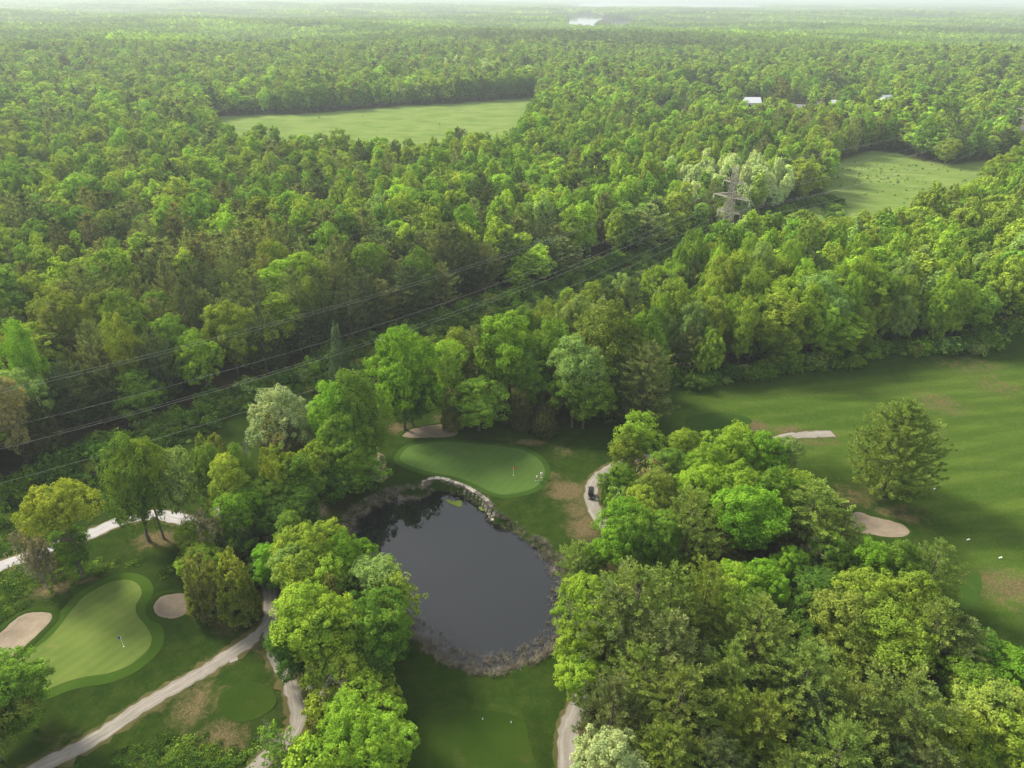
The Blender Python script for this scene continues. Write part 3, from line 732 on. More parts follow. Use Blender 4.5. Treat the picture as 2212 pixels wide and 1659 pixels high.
def pine(seed, H=21.0, R=4.6, z0=3.0, whorls=15, per_whorl=7, dens=1.0, leaf=0.155, droop=0.0, ragged=0.35, per=56):
    r = np.random.default_rng(seed)
    Cs, Os, rad = [], [], []
    for i in range(whorls):
        f = (i + r.random() * 0.6) / whorls
        z = z0 + (H - z0) * f
        prof = (math.sin(math.pi * (0.22 + 0.78 * f) ** 0.9) ** 0.75) * 0.95 + 0.16 * (1 - f)
        nb = per_whorl if f < 0.8 else max(3, per_whorl - 2)
        for k in range(nb):
            az = 2 * math.pi * (k + r.random() * 0.8) / nb + i * 0.9
            L = R * prof * (1 - ragged + 2 * ragged * r.random() * 0.8)
            dirv = np.array([math.cos(az), math.sin(az)])
            steps = max(2, int(L / 0.95 * dens))
            for s in range(1, steps + 1):
                g = s / steps
                if g < 0.28 and f < 0.75: continue
                side = r.normal(0, 0.13 * L * g)
                p = np.array([dirv[0] * L * g - dirv[1] * side, dirv[1] * L * g + dirv[0] * side, z + L * (0.10 * g + 0.22 * g * g) * (1 - droop * 2) - 0.1 + r.normal(0, 0.12)])
                Cs.append(p); Os.append(unit(np.array([dirv[0] * 0.55, dirv[1] * 0.55, 0.95]))); rad.append(0.66 * (0.65 + 0.7 * r.random()) * (0.7 + 0.4 * g))
    for k in range(5):
        Cs.append(np.array([r.normal(0, 0.25), r.normal(0, 0.25), H - 0.5 * k])); Os.append(np.array([0, 0, 1.0])); rad.append(0.5 + 0.1 * k)
    C, O, rad = np.array(Cs), np.array(Os), np.array(rad)
    n = len(C)
    along = unit(O * [1.3, 1.3, 0.75] + r.normal(0, 0.18, (n, 3)))
    t = r.random((n, per, 1))
    d = unit(r.normal(0, 1, (n, per, 3)))
    q = C[:, None, :] + along[:, None, :] * (t * 1.25 - 0.45) * rad[:, None, None] * 1.5 + d * (0.25 + 0.6 * r.random((n, per, 1))) * rad[:, None, None] * (1.15 - 0.75 * t) * [1, 1, 0.75]
    q = q.reshape(-1, 3); d = unit(d.reshape(-1, 3) * 0.8 + np.repeat(along, per, 0) * 0.9)
    nr = unit(np.cross(d, r.normal(0, 1, d.shape)) + [0, 0, 0.7]); b = unit(np.cross(nr, d))
    L = (leaf * 1.15 * (0.8 + 0.5 * r.random(len(q))))[:, None]
    V = np.stack([q + d * L, q + b * L * 0.42, q - d * L, q - b * L * 0.42], 1).reshape(-1, 3)
    return V, np.arange(len(V)).reshape(-1, 4)

def cedar(seed, H=13.0, R=2.6, z0=0.8, n=520, leaf=0.2, point=1.0, per=22):
    r = np.random.default_rng(seed)
    tops = [(0, 0, H, 1.0)] + [(r.normal(0, R * 0.35), r.normal(0, R * 0.35), H * (0.6 + 0.28 * r.random()), 0.7) for _ in range(4)]
    Cs, Os = [], []
    while len(Cs) < n:
        tx, ty, th, w = tops[r.integers(0, len(tops))] if r.random() < 0.5 else tops[0]
        f = 1 - math.sqrt(r.random()) * 0.999
        z = z0 + (th - z0) * f
        rr = R * w * (1 - f) ** (0.8 * point) * (0.88 + 0.22 * r.random()) * (0.72 + 0.28 * min(1, f * 5 + 0.3)) + 0.12
        a = r.random() * 2 * math.pi
        Cs.append((tx * (0.4 + 0.6 * f) + rr * math.cos(a), ty * (0.4 + 0.6 * f) + rr * math.sin(a), z)); Os.append((math.cos(a) * 0.5, math.sin(a) * 0.5, 0.8))
    C = np.array(Cs); O = unit(np.array(Os))
    d = unit(r.normal(0, 1, (n, per, 3)) + O[:, None, :] * 0.8)
    q = (C[:, None, :] + d * (0.2 + 0.8 * r.random((n, per, 1))) * [0.42, 0.42, 0.72]).reshape(-1, 3)
    dd = unit(d.reshape(-1, 3) * 0.5 + [0, 0, 0.8]); nr = unit(np.repeat(O, per, 0) * [1, 1, 0.3] + r.normal(0, 0.5, q.shape)); b = unit(np.cross(nr, dd))
    L = (leaf * (0.8 + 0.6 * r.random(len(q))))[:, None]
    V = np.stack([q + dd * L, q + b * L * 0.5, q - dd * L, q - b * L * 0.5], 1).reshape(-1, 3)
    return V, np.arange(len(V)).reshape(-1, 4)

def tube_arrays(paths, n=6):
    """paths: list of (pts (k,3), radii (k,)) -> V, F"""
    Vs, Fs, off = [], [], 0
    for pts, rad in paths:
        pts = np.array(pts, float); rad = np.array(rad, float); k = len(pts)
        t = unit(np.gradient(pts, axis=0)); ref = np.where(np.abs(t[:, 2:3]) > 0.9, [[1.0, 0, 0]], [[0, 0, 1.0]])
        a = unit(np.cross(t, ref)); b = np.cross(t, a)
        ang = 2 * np.pi * np.arange(n) / n
        V = pts[:, None, :] + (a[:, None, :] * np.cos(ang)[None, :, None] + b[:, None, :] * np.sin(ang)[None, :, None]) * rad[:, None, None]
        Vs.append(V.reshape(-1, 3))
        i = np.arange(k - 1)[:, None] * n; j = np.arange(n)[None, :]; j2 = (j + 1) % n
        Fs.append(np.stack([i + j, i + j2, i + n + j2, i + n + j], -1).reshape(-1, 4) + off)
        off += k * n
    return np.vstack(Vs), np.vstack(Fs)

def trunk(seed, H, R, z0, r0=0.32, limbs=9, lean=(0, 0), conifer=False):
    r = np.random.default_rng(seed + 999)
    top = H * (0.97 if conifer else 0.8)
    zs = np.linspace(-0.6, top, 9)
    bend = np.cumsum(r.normal(0, 0.012 if conifer else 0.03, (9, 2)), 0) * H / 4
    pts = np.column_stack([bend[:, 0] + lean[0] * zs, bend[:, 1] + lean[1] * zs, zs])
    rad = r0 * (1 - 0.82 * (zs / top).clip(0, 1) ** 0.9); rad[0] = r0 * 1.35
    paths = [(pts, rad)]
    for i in range(limbs):
        f = 0.25 + 0.6 * (i + r.random()) / limbs
        z = max(z0 * 0.8, f * top); a = r.random() * 6.28
        base = np.array([np.interp(z, zs, pts[:, 0]), np.interp(z, zs, pts[:, 1]), z])
        L = R * (0.8 if not conifer else 0.75) * (0.6 + 0.4 * r.random()) * (1.1 - 0.5 * f)
        up = 0.12 if conifer else 0.75
        d = np.array([math.cos(a), math.sin(a), up])
        p = [base + d * L * s + np.array([0, 0, -0.12 * L * (s * s) * (0 if conifer else 1)]) + r.normal(0, 0.05 * L * s, 3) for s in (0, 0.35, 0.7, 1.0)]
        rr = r0 * 0.36 * (1 - f * 0.6)
        paths.append((p, [rr, rr * 0.7, rr * 0.45, rr * 0.15]))
    return tube_arrays(paths, 6)

def bare_branches(seed, H, R, z0=0.3, r0=0.15, stems=3, depth=4, fan=0.6, kids=4):
    r = np.random.default_rng(seed); paths = []
    def grow(p, d, L, rad, lev):
        k = 4; pts = [p]; rr = [rad]
        for s in range(1, k):
            d = unit(d + r.normal(0, 0.13, 3) + [0, 0, 0.03]); pts.append(pts[-1] + d * L / (k - 1)); rr.append(rad * (1 - 0.6 * s / (k - 1)))
        paths.append((np.array(pts), np.array(rr)))
        if lev < depth:
            for _ in range(kids):
                s = r.uniform(0.35, 1.0); q = pts[0] + (pts[-1] - pts[0]) * s
                q = pts[min(k - 1, int(s * (k - 1) + 0.5))]
                grow(q, unit(d + r.normal(0, fan, 3)), L * (0.45 + 0.3 * r.random()), max(0.018, rad * 0.42), lev + 1)
    for i in range(stems):
        a = r.random() * 6.28; d = unit(np.array([math.cos(a) * 0.35, math.sin(a) * 0.35, 1.0]) if stems > 1 else np.array([0.05, 0, 1.0]))
        grow(np.array([r.normal(0, 0.1), r.normal(0, 0.1), -0.3]), d, H * 0.5, r0, 1)
    V, Fq = tube_arrays(paths, 4)
    zmax = V[:, 2].max(); xy = np.abs(V[:, :2]).max()
    V[:, 2] *= H / zmax; V[:, :2] *= R / xy
    return V, Fq

class Proto: pass
PRO = {}
def add_proto(kind, V, Fq, TV, TF, H, R, bark='bark', joined=True):
    p = Proto(); p.H, p.R, p.kind = H, R, kind
    nf = len(Fq)
    p.crown = raw_mesh('crown', V, Fq, M['leaf'])
    p.trunk = raw_mesh('trunk', TV, TF, M[bark], smooth=True)
    p.arr = (V, Fq, TV, TF, bark)
    PRO.setdefault(kind, []).append(p)
    return p

def joined(name, V, Fq, TV, TF, bark):
    return raw_mesh(name, np.vstack([V, TV]), np.vstack([Fq, TF + len(V)]), [M['leaf'], M[bark]], np.r_[np.zeros(len(Fq), int), np.ones(len(TF), int)])

for i, (H, R, z0, lb) in enumerate([(20, 5.5, 4, 14), (18, 5.8, 2.5, 16), (22, 5.2, 4, 13), (19, 6.2, 3, 18), (21, 5.0, 5, 12), (17, 5.4, 2, 15)]):
    V, Fq = broadleaf(10 + i, H, R, z0, lb); TV, TF = trunk(10 + i, H, R, z0, 0.3)
    add_proto('round', V, Fq, TV, TF, H, R)
for i, (H, R, z0, lb) in enumerate([(20, 3.8, 2.5, 15), (21, 3.4, 3, 14), (18, 4.0, 2, 16)]):
    V, Fq = broadleaf(30 + i, H, R, z0, lb, nclump=290, per=55, style='tall'); TV, TF = trunk(30 + i, H, R, z0, 0.24, 7)
    add_proto('tall', V, Fq, TV, TF, H, R)
for i, (H, R, z0, lb) in enumerate([(22, 5.0, 3, 22), (20, 4.4, 3, 20), (21, 5.6, 4, 24)]):
    V, Fq = broadleaf(40 + i, H, R, z0, lb, nclump=290, per=68, leaf=0.16, crad=0.8, style='finger'); TV, TF = trunk(40 + i, H, R, z0, 0.28)
    add_proto('finger', V, Fq, TV, TF, H, R)
for i, (H, R, z0) in enumerate([(21, 6.6, 12.5), (20, 6.0, 11)]):
    V, Fq = broadleaf(50 + i, H, R, z0, 15, nclump=300, style='flat'); TV, TF = trunk(50 + i, H, R, z0, 0.34, 12)
    add_proto('flat', V, Fq, TV, TF, H, R)
for i, (H, R, z0) in enumerate([(17, 4.6, 4), (15, 4.2, 3)]):
    V, Fq = broadleaf(60 + i, H, R, z0, 16, nclump=210, per=30, leaf=0.22, crad=0.75); TV, TF = bare_branches(60 + i, H * 0.93, R * 0.85, r0=0.18, stems=2, depth=3)
    add_proto('birch', V, Fq, TV, TF, H, R, 'bark_pale')
for i, (H, R, z0, w, pw, rg) in enumerate([(22, 5.2, 2.5, 15, 8, .35), (20, 4.6, 2, 14, 7, .3), (23, 4.8, 4, 15, 7, .5), (18, 4.8, 1.5, 12, 8, .35), (21, 5.6, 3, 13, 8, .55)]):
    V, Fq = pine(70 + i, H, R, z0, w, pw, ragged=rg); TV, TF = trunk(70 + i, H, R, z0, 0.3, 16, conifer=True)
    add_proto('pine', V, Fq, TV, TF, H, R)
for i, (H, R, pt) in enumerate([(13, 2.7, 0.8), (12, 2.3, 0.9), (14, 3.4, 0.65), (10, 2.4, 0.8)]):
    V, Fq = cedar(80 + i, H, R, 0.6, point=pt); TV, TF = trunk(80 + i, H, R, 1, 0.18, 5, conifer=True)
    add_proto('cedar', V, Fq, TV, TF, H, R)
V, Fq = cedar(90, 17, 2.6, 0.6, n=560, point=1.25, leaf=0.16); TV, TF = trunk(90, 17, 2.6, 1, 0.2, 5, conifer=True)
add_proto('spruce', V, Fq, TV, TF, 17, 2.6)
for i, (H, R) in enumerate([(8, 3.6), (6.5, 3.2)]):
    V, Fq = broadleaf(95 + i, H, R, 0.6, 12, nclump=190, per=36, leaf=0.2, crad=0.7); TV, TF = trunk(95 + i, H, R, 0.5, 0.12, 6)
    add_proto('bush', V, Fq, TV, TF, H, R)
V, Fq = broadleaf(98, 9, 3.5, 2, 12, nclump=60, per=22, leaf=0.18, crad=0.6); TV, TF = bare_branches(98, 9.5, 3.8, r0=0.14, stems=4, depth=4)
add_proto('scrub', V, Fq, TV, TF, 9, 3.6, 'bark_grey')
for i in range(2):
    TV, TF = bare_branches(100 + i, 8, 3.2, r0=0.13, stems=4 - i, depth=4, kids=5)
    p = Proto(); p.H, p.R, p.kind = 8, 3.2, 'dead'; p.crown = None; p.trunk = raw_mesh('branches', TV, TF, M['bark_grey'], smooth=True); PRO.setdefault('dead', []).append(p)

V, Fq = pine(77, 27, 9.6, 2.0, 21, 12, ragged=0.3, leaf=0.2, per=52); TV, TF = trunk(77, 27, 9.6, 2, 0.45, 26, conifer=True)
add_proto('bigpine', V, Fq, TV, TF, 27, 9.6)

# ------------------------------------------------------------------ colours of foliage (albedo)
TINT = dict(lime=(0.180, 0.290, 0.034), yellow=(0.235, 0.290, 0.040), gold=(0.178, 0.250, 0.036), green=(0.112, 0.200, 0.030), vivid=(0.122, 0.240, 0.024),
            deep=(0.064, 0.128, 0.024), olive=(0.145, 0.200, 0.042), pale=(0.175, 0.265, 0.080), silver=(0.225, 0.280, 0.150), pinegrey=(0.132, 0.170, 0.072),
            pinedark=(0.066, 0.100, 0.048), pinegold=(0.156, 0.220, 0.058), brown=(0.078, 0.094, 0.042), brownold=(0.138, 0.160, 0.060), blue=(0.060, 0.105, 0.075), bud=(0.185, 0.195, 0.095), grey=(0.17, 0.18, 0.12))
for k_ in TINT: TINT[k_] = (TINT[k_][0] * 1.20, TINT[k_][1] * 1.20, TINT[k_][2] * 0.95)
TWORD = dict(lime='lime green', yellow='yellow', gold='yellow-green', green='mid green', vivid='vivid green', deep='deep green', olive='olive green', pale='pale green', silver='silvery white',
             pinegrey='grey-green', pinedark='dark grey-green', pinegold='golden olive', brown='dark brown', brownold='rusty olive', blue='blue-green', bud='pinkish brown', grey='greyish')
KNAME = dict(round='broadleaf_tree', tall='broadleaf_tree', finger='poplar_tree', flat='broadleaf_tree', birch='birch_tree', bigpine='pine_tree', pine='pine_tree', cedar='cedar_tree', spruce='spruce_tree', bush='bush', scrub='scrub_tree', dead='dead_tree')
KCAT = dict(round='tree', tall='tree', finger='tree', flat='tree', birch='birch', bigpine='pine tree', pine='pine tree', cedar='cedar', spruce='spruce', bush='bush', scrub='tree', dead='dead tree')
KWORD = dict(round='broadleaf tree', tall='slender tree', finger='upswept poplar', flat='flat-topped tree', birch='birch', pine='pine', cedar='cedar', spruce='spruce', bush='bush', scrub='half bare tree', dead='bare tree')

used_labels = set()
def put_tree(kind, x, y, H, R, tint, label, group=None, rz=None, lean=(0, 0), var=None, jitter=0.10):
    ps = PRO[kind]; p = ps[random.randrange(len(ps)) if var is None else var % len(ps)]
    z = gz(x, y)
    root = empty(KNAME[kind], (x, y, z - 0.1), random.uniform(0, 6.28) if rz is None else rz)
    root.rotation_euler = (lean[0], lean[1], root.rotation_euler[2])
    root.scale = (R / p.R, R / p.R, H / p.H)
    c = np.array(TINT[tint]) * np.exp(rng.normal(0, jitter) + rng.normal(0, 0.03, 3))
    if p.crown:
        cr = mesh_obj('crown', p.crown, root); cr['tint'] = [float(v) for v in c]
    mesh_obj('trunk' if p.crown else 'branches', p.trunk, root)
    assert label not in used_labels, label
    used_labels.add(label)
    tag(root, label, KCAT[kind], group)
    return root

def T(kind, tx, ty, H, R, tint, label, group=None, by=None, var=None, lean=(0, 0), rz=None):
    """tree by its top in the photograph (tx, ty) and height; with by, by its foot instead (tx = foot x) and the height follows"""
    if by is not None:
        c = P(tx, by)
        dep = math.asin(-(FWD + (tx - 1106) / 1534 * RT - (ty - 829.5) / 1534 * UP)[2] / math.sqrt(1 + ((tx - 1106) / 1534) ** 2 + ((ty - 829.5) / 1534) ** 2))
        H = CAM_H - math.hypot(*c) * math.tan(dep)
    else:
        c = P(tx, ty, H)
    return put_tree(kind, c[0], c[1], H, R, TINT and tint, label, group, var=var, lean=lean, rz=rz)

LC = 'trees left of the lower green and pond'; BP = 'trees between the cart paths and the pond'; BG = 'tall trees behind the upper green'; RC = 'trees of the copse right of the pond'
T('round', 2, 1432, 14, 4.9, 'green', 'bright green tree cut by the left edge at the bottom corner', LC)
T('round', -75, 1500, 14, 5, 'olive', 'olive tree mostly outside the frame at the bottom left corner', LC)
T('flat', 182, 1045, 0, 5.3, 'yellow', 'yellow flat-topped tree between the grey track and the lower green', LC, by=1250, var=0)
T('tall', 172, 1128, 0, 3.2, 'green', 'green leafy column beneath the yellow flat-topped tree', LC, by=1240, var=0)
T('scrub', 105, 1122, 0, 3.4, 'grey', 'thin greyish twin-stemmed tree on the mulch ring', LC, by=1272, var=0)
T('pine', 118, 1150, 0, 2.6, 'grey', 'sparse grey-brown pine leaning beside the mulch ring', LC, by=1262, var=2)
T('finger', 325, 937, 0, 5.2, 'green', 'tall upswept green poplar on bare trunks above the grey track', LC, by=1172, var=1)
T('flat', 352, 948, 0, 4.0, 'gold', 'yellowish crown just right of the tall green poplar', LC, by=1166, var=1)
T('birch', 405, 965, 0, 4.4, 'pale', 'pale feathery birch right of the twin trunks', LC, by=1142, var=0)
T('cedar', 428, 934, 11, 2.2, 'olive', 'smaller of two olive cedars above the pale birch', LC, var=1)
T('cedar', 458, 930, 12, 2.8, 'olive', 'broader of two olive cedars above the pale birch', LC, var=0)
T('finger', 440, 965, 17, 3.6, 'green', 'dark upswept tree behind the pale birch', LC, var=0)
T('finger', 505, 972, 18, 3.6, 'green', 'green upswept tree between cedars and the yellow tree', LC, var=1)
T('tall', 480, 990, 19, 3.6, 'gold', 'slim yellow-green tree standing in front of the poplars', LC, var=0)
T('round', 505, 1068, 14, 4.6, 'vivid', 'vivid green spreading tree over the bend of the grey track', LC, var=2)
T('dead', 528, 938, 10, 2.6, 'grey', 'bare grey thicket left of the rusty cedars', LC, var=0)
T('finger', 600, 845, 19, 7.4, 'silver', 'silvery white poplar behind the rusty cedars', LC, var=2)
T('cedar', 590, 884, 17, 4.6, 'brownold', 'tallest rusty olive cedar before the silvery poplar', LC, var=2)
T('cedar', 622, 905, 15, 3.4, 'brownold', 'rusty olive cedar tucked beside the tallest one', LC, var=0)
T('scrub', 600, 925, 14, 2.6, 'bud', 'pinkish half bare tree among the rusty cedars', LC)
T('finger', 762, 812, 23, 6.8, 'green', 'large upswept green tree beyond the narrow bunker', LC, var=2)
T('finger', 712, 832, 22, 6.0, 'vivid', 'brightest upswept tree in front of the large one left of the bunker', LC, var=0)
T('round', 740, 905, 17, 5.8, 'green', 'rounded green tree below the upswept pair', LC, var=1)
T('bush', 765, 975, 10, 5.2, 'green', 'dense green bush overhanging the narrow bunker', LC, var=0)
T('bush', 715, 1000, 9, 4.8, 'deep', 'deep green bush above the pond corner', LC, var=1)
T('round', 595, 965, 17, 4.2, 'gold', 'yellow-green tree in the middle of the left copse', LC, var=3)
T('tall', 640, 985, 16, 3.8, 'green', 'narrow green tree right of the yellow-green one', LC, var=1)
T('birch', 678, 962, 13, 3.6, 'gold', 'feathery yellow-green tree over dark branches near the pond', LC, var=1)
T('round', 600, 1085, 11, 4.4, 'deep', 'deep green low tree beside the shaded clearing', LC, var=5)
T('round', 650, 1060, 12, 4.0, 'deep', 'deep green tree at the edge of the shaded clearing', LC, var=2)
T('round', 555, 1040, 13, 4.6, 'green', 'green tree behind the vivid spreading one', LC, var=0)
T('dead', 680, 1085, 4.5, 3.0, 'grey', 'fallen bare branches under the trees by the shaded clearing', LC, var=1)
T('tall', 408, 1135, 10, 3.4, 'gold', 'yellow-green small tree at the left of the cedar group', LC, var=2)
T('round', 425, 1190, 8, 3.6, 'lime', 'lime green low tree beneath the grey twigs', LC, var=5)
T('scrub', 430, 1105, 12, 3.6, 'grey', 'grey twiggy tree above the cedar group', LC)
T('cedar', 490, 1112, 12, 3.6, 'pinedark', 'dark cedar behind the pointed olive pair', LC, var=2)
T('cedar', 458, 1172, 0, 3.4, 'brownold', 'ragged olive brown cedar on bare trunks left of the small bunker track', LC, by=1328, var=2)
T('cedar', 524, 1168, 0, 3.3, 'olive', 'pointed olive cedar beside the path bend', LC, by=1338, var=0)
T('cedar', 505, 1225, 0, 2.4, 'pinedark', 'small dark cedar squeezed between two olive ones', LC, by=1332, var=1)
T('dead', 592, 1150, 6, 2.8, 'grey', 'bare twiggy shrub between the two copses', LC, var=1)
T('bush', 560, 1200, 6, 3.0, 'deep', 'deep green bush behind the bare twiggy shrub', LC, var=0)
# between paths and pond
T('tall', 620, 1112, 14, 3.0, 'green', 'slim green tree at the top of the pond copse', BP, var=0)
T('cedar', 655, 1135, 13, 2.4, 'brownold', 'rusty cedar peeping out atop the pond copse', BP, var=3)
T('round', 672, 1142, 17, 6.2, 'gold', 'broad yellow-green tree at the head of the pond copse', BP, var=3)
T('round', 640, 1180, 15, 4.8, 'pale', 'pale green tree left in the head of the pond copse', BP, var=0)
T('round', 742, 1158, 15, 4.6, 'vivid', 'vivid green round tree overlooking the dark end of the pond', BP, var=1)
T('round', 578, 1180, 11, 3.0, 'vivid', 'small vivid green tree over the path bend', BP, var=2)
T('round', 800, 1216, 13, 5.0, 'pale', 'pale green tree nearest the pond water', BP, var=2)
T('birch', 845, 1248, 12, 4.0, 'gold', 'feathery yellow-green tree jutting out over the pond', BP, var=0)
T('cedar', 710, 1240, 14, 2.4, 'brownold', 'thin rusty cedar in the centre of the pond copse', BP, var=1)
T('cedar', 755, 1235, 13, 2.6, 'pinedark', 'dark cedar in the centre of the pond copse', BP, var=0)
T('round', 645, 1290, 17, 5.2, 'lime', 'lime green tree leaning over the gravel path', BP, var=4)
T('round', 705, 1292, 16, 4.8, 'lime', 'lime green tree with a visible pale stem in the pond copse', BP, var=0)
T('round', 790, 1290, 15, 5.4, 'green', 'mid green drooping tree on the lawn side of the pond copse', BP, var=3)
T('round', 815, 1345, 10, 4.0, 'deep', 'deep green low tree against the lawn left of the pond', BP, var=1)
T('round', 632, 1345, 12, 4.0, 'deep', 'deep green tree hanging over the path junction', BP, var=5)
T('round', 770, 1390, 9, 4.2, 'deep', 'deep green low tree in the middle of the copse lawn edge', BP, var=0)
T('bush', 712, 1400, 9, 4.0, 'gold', 'yellow-green bush beneath the lime trees', BP, var=1)
T('scrub', 725, 1432, 9, 4.6, 'grey', 'large tangle of bare grey branches in the pond copse', BP)
T('dead', 790, 1470, 6, 2.6, 'grey', 'bare silvery branches poking out over the lawn', BP, var=0)
T('scrub', 712, 1460, 8, 3.2, 'gold', 'yellow-green scrub with bare twigs near the lower path', BP)
T('bush', 800, 1480, 6, 3.6, 'gold', 'yellow-green bush fringing the lawn below the bare branches', BP, var=0)
T('bush', 694, 1515, 7, 2.8, 'gold', 'yellow-green bush leaning on the lower path', BP, var=1)
T('round', 762, 1528, 12, 5.2, 'lime', 'bright lime tree at the bottom of the pond copse', BP, var=3)
T('round', 810, 1580, 10, 4.4, 'lime', 'lime green tree at the bottom edge beside the lawn', BP, var=0)
T('cedar', 672, 1552, 10, 2.2, 'brownold', 'rusty cedar near the bottom of the pond copse', BP, var=1)
T('bush', 668, 1606, 6, 2.6, 'green', 'green bush at the bottom edge on the path', BP, var=0)
T('bush', 700, 1620, 9, 4.2, 'lime', 'lime bush cut by the bottom edge', BP, var=1)
T('scrub', 590, 1588, 8, 3.0, 'green', 'half bare tree with pale branches over the lower path', BP)
T('dead', 578, 1560, 8, 2.6, 'grey', 'leafless grey crown over the lower path', BP, var=1)
T('bush', 755, 1660, 8, 4.5, 'gold', 'yellow-green bush below the bright lime tree at the frame edge', BP, var=0)
T('round', 700, 1215, 14, 4.8, 'lime', 'lime green tree joining the head of the pond copse to its middle', BP, var=0)
T('birch', 665, 1250, 12, 4.0, 'gold', 'feathery yellow-green tree under the broad head tree', BP, var=1)
T('tall', 745, 1420, 10, 3.6, 'gold', 'slim yellow-green tree among the grey branches', BP, var=2)
T('birch', 770, 1480, 9, 4.0, 'lime', 'feathery lime tree above the bright tree at the copse bottom', BP, var=0)
# behind the upper green
T('round', 878, 722, 0, 8.0, 'vivid', 'big round maple whose crown hangs beside the wide bunker', BG, by=930, var=1)
T('round', 892, 800, 0, 5.6, 'deep', 'deep green lower tree under the big round maple', BG, by=922, var=1)
T('round', 968, 736, 21, 4.6, 'lime', 'lime green tree just right of the big round maple', BG, var=2)
T('pine', 1032, 702, 23, 5.4, 'pinegrey', 'grey-green pine in front of the brightest green tree', BG, var=4)
T('round', 1100, 682, 26, 7.8, 'vivid', 'brightest green tall tree behind the upper green', BG, var=5)
T('round', 1140, 760, 18, 5.2, 'green', 'mid green shoulder tree beside the dark hollow', BG, var=4)
T('round', 1035, 826, 13.5, 7.0, 'green', 'low wide green tree above the fairway strip right of the bunker', BG, var=1)
T('cedar', 975, 835, 12, 2.8, 'brownold', 'rusty brown cedar left of the low wide tree', BG, var=0)
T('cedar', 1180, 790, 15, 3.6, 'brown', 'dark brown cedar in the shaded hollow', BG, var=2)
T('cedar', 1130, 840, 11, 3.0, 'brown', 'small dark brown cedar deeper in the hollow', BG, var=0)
T('round', 1190, 690, 24, 5.6, 'green', 'green tree filling the gap left of the great oak', BG, var=5)
T('round', 1165, 720, 20, 4.4, 'olive', 'olive tree behind the shaded hollow', BG, var=2)
T('round', 1325, 665, 27, 9.4, 'olive', 'great oak with a golden green dome', BG, var=1)
T('round', 1255, 640, 24, 5.5, 'pale', 'pale green tree behind the great oak', BG, var=0)
T('finger', 1300, 654, 24, 4.2, 'silver', 'silvery crown showing above the great oak', BG, var=1)
T('round', 1385, 690, 24, 6.5, 'green', 'green flank tree right of the great oak', BG, var=1)
T('round', 1245, 735, 24, 6.2, 'pale', 'pale green crown left below the great oak', BG, var=4)
T('round', 1260, 775, 0, 7.2, 'green', 'spreading oak with a pale trunk standing nearest the upper green', BG, by=925, var=1)
T('pine', 1405, 742, 23, 6.4, 'pinegrey', 'grey-green pine at the right end of the oak group', BG, var=0)
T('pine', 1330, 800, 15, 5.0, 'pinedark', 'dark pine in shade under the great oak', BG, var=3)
T('cedar', 1180, 870, 9, 3.2, 'brown', 'low brown cedar left of the pale oak trunk', BG, var=2)
NS = 'trees on the near side of the power line clearing'
for k_, (tx, ty, H_, R_w, kd, tn, lb) in enumerate([(928, 728, 19, 4.6, 'round', 'lime', 'lime green tree top between the big maple and the grey-green pine'), (988, 716, 20, 4.8, 'round', 'gold', 'yellow-green tree left behind the grey-green pine'),
        (1062, 690, 22, 5.0, 'finger', 'lime', 'lime upswept tree between pine and brightest green tree'), (1130, 668, 22, 5.4, 'round', 'green', 'mid green tree right behind the brightest green one'), (1172, 655, 22, 5.0, 'finger', 'gold', 'yellow-green upswept tree at the left end of the near side row'),
        (1228, 630, 21, 5.2, 'finger', 'lime', 'lime upswept tree above the pale crown left of the great oak'), (1288, 614, 20, 5.2, 'round', 'gold', 'yellow-green tree directly above the great oak'), (1350, 598, 20, 5.2, 'finger', 'pale', 'pale upswept tree above right of the great oak'),
        (1415, 578, 20, 5.4, 'finger', 'lime', 'lime upswept tree halfway from the great oak to the pylon'), (1468, 545, 20, 5.2, 'round', 'lime', 'lime round tree lower left of the pylon'), (1512, 512, 20, 5.2, 'round', 'gold', 'yellow-green tree just below left of the pylon foot')]):
    T(kd, tx, ty, H_, R_w, tn, lb, NS)
# lone tree
T('bigpine', 1905, 850, 0, 8.4, 'pinegold', 'lone broad golden olive pine standing on the fairway', by=1068, var=3)
# copse right of pond
T('birch', 1388, 897, 15, 4.6, 'lime', 'yellow-green birch with white branches above the path bend', RC, var=0)
T('birch', 1360, 935, 12, 3.4, 'gold', 'smaller birch leaning over the path bend', RC, var=1)
T('round', 1480, 932, 14, 3.6, 'gold', 'yellow-green tree at the top of the right copse', RC, var=2)
T('round', 1592, 920, 17, 5.8, 'lime', 'domed lime tree at the top of the right copse', RC, var=3)
T('round', 1650, 935, 16, 5.2, 'vivid', 'vivid green dome beside the lime one', RC, var=0)
T('round', 1700, 948, 14, 4.2, 'pale', 'pale green tree below the white end of the path', RC, var=2)
T('round', 1530, 965, 15, 4.8, 'lime', 'lime green tree left of the domed lime tree', RC, var=1)
T('scrub', 1415, 995, 12, 4.4, 'bud', 'pinkish brown budding tree by the path bend', RC)
T('round', 1450, 975, 13, 3.8, 'green', 'mid green tree behind the pinkish budding one', RC, var=4)
T('round', 1338, 1012, 11, 3.8, 'green', 'green tree overhanging the path above the golf cart', RC, var=5)
T('scrub', 1345, 1055, 9, 3.2, 'pale', 'pale twiggy tree right of the golf cart', RC)
T('round', 1425, 1028, 15, 4.8, 'olive', 'olive green wispy tree in the upper right copse', RC, var=1)
T('round', 1400, 1055, 14, 4.0, 'gold', 'yellow-green wispy tree right of the golf cart', RC, var=0)
T('round', 1530, 1008, 17, 5.0, 'lime', 'lime tree left in the second row of the right copse', RC, var=0)
T('round', 1605, 1004, 18, 5.0, 'lime', 'lime tree in the middle of the second row of the right copse', RC, var=5)
T('round', 1680, 1006, 18, 5.2, 'green', 'mid green tree closing the second row of the right copse', RC, var=3)
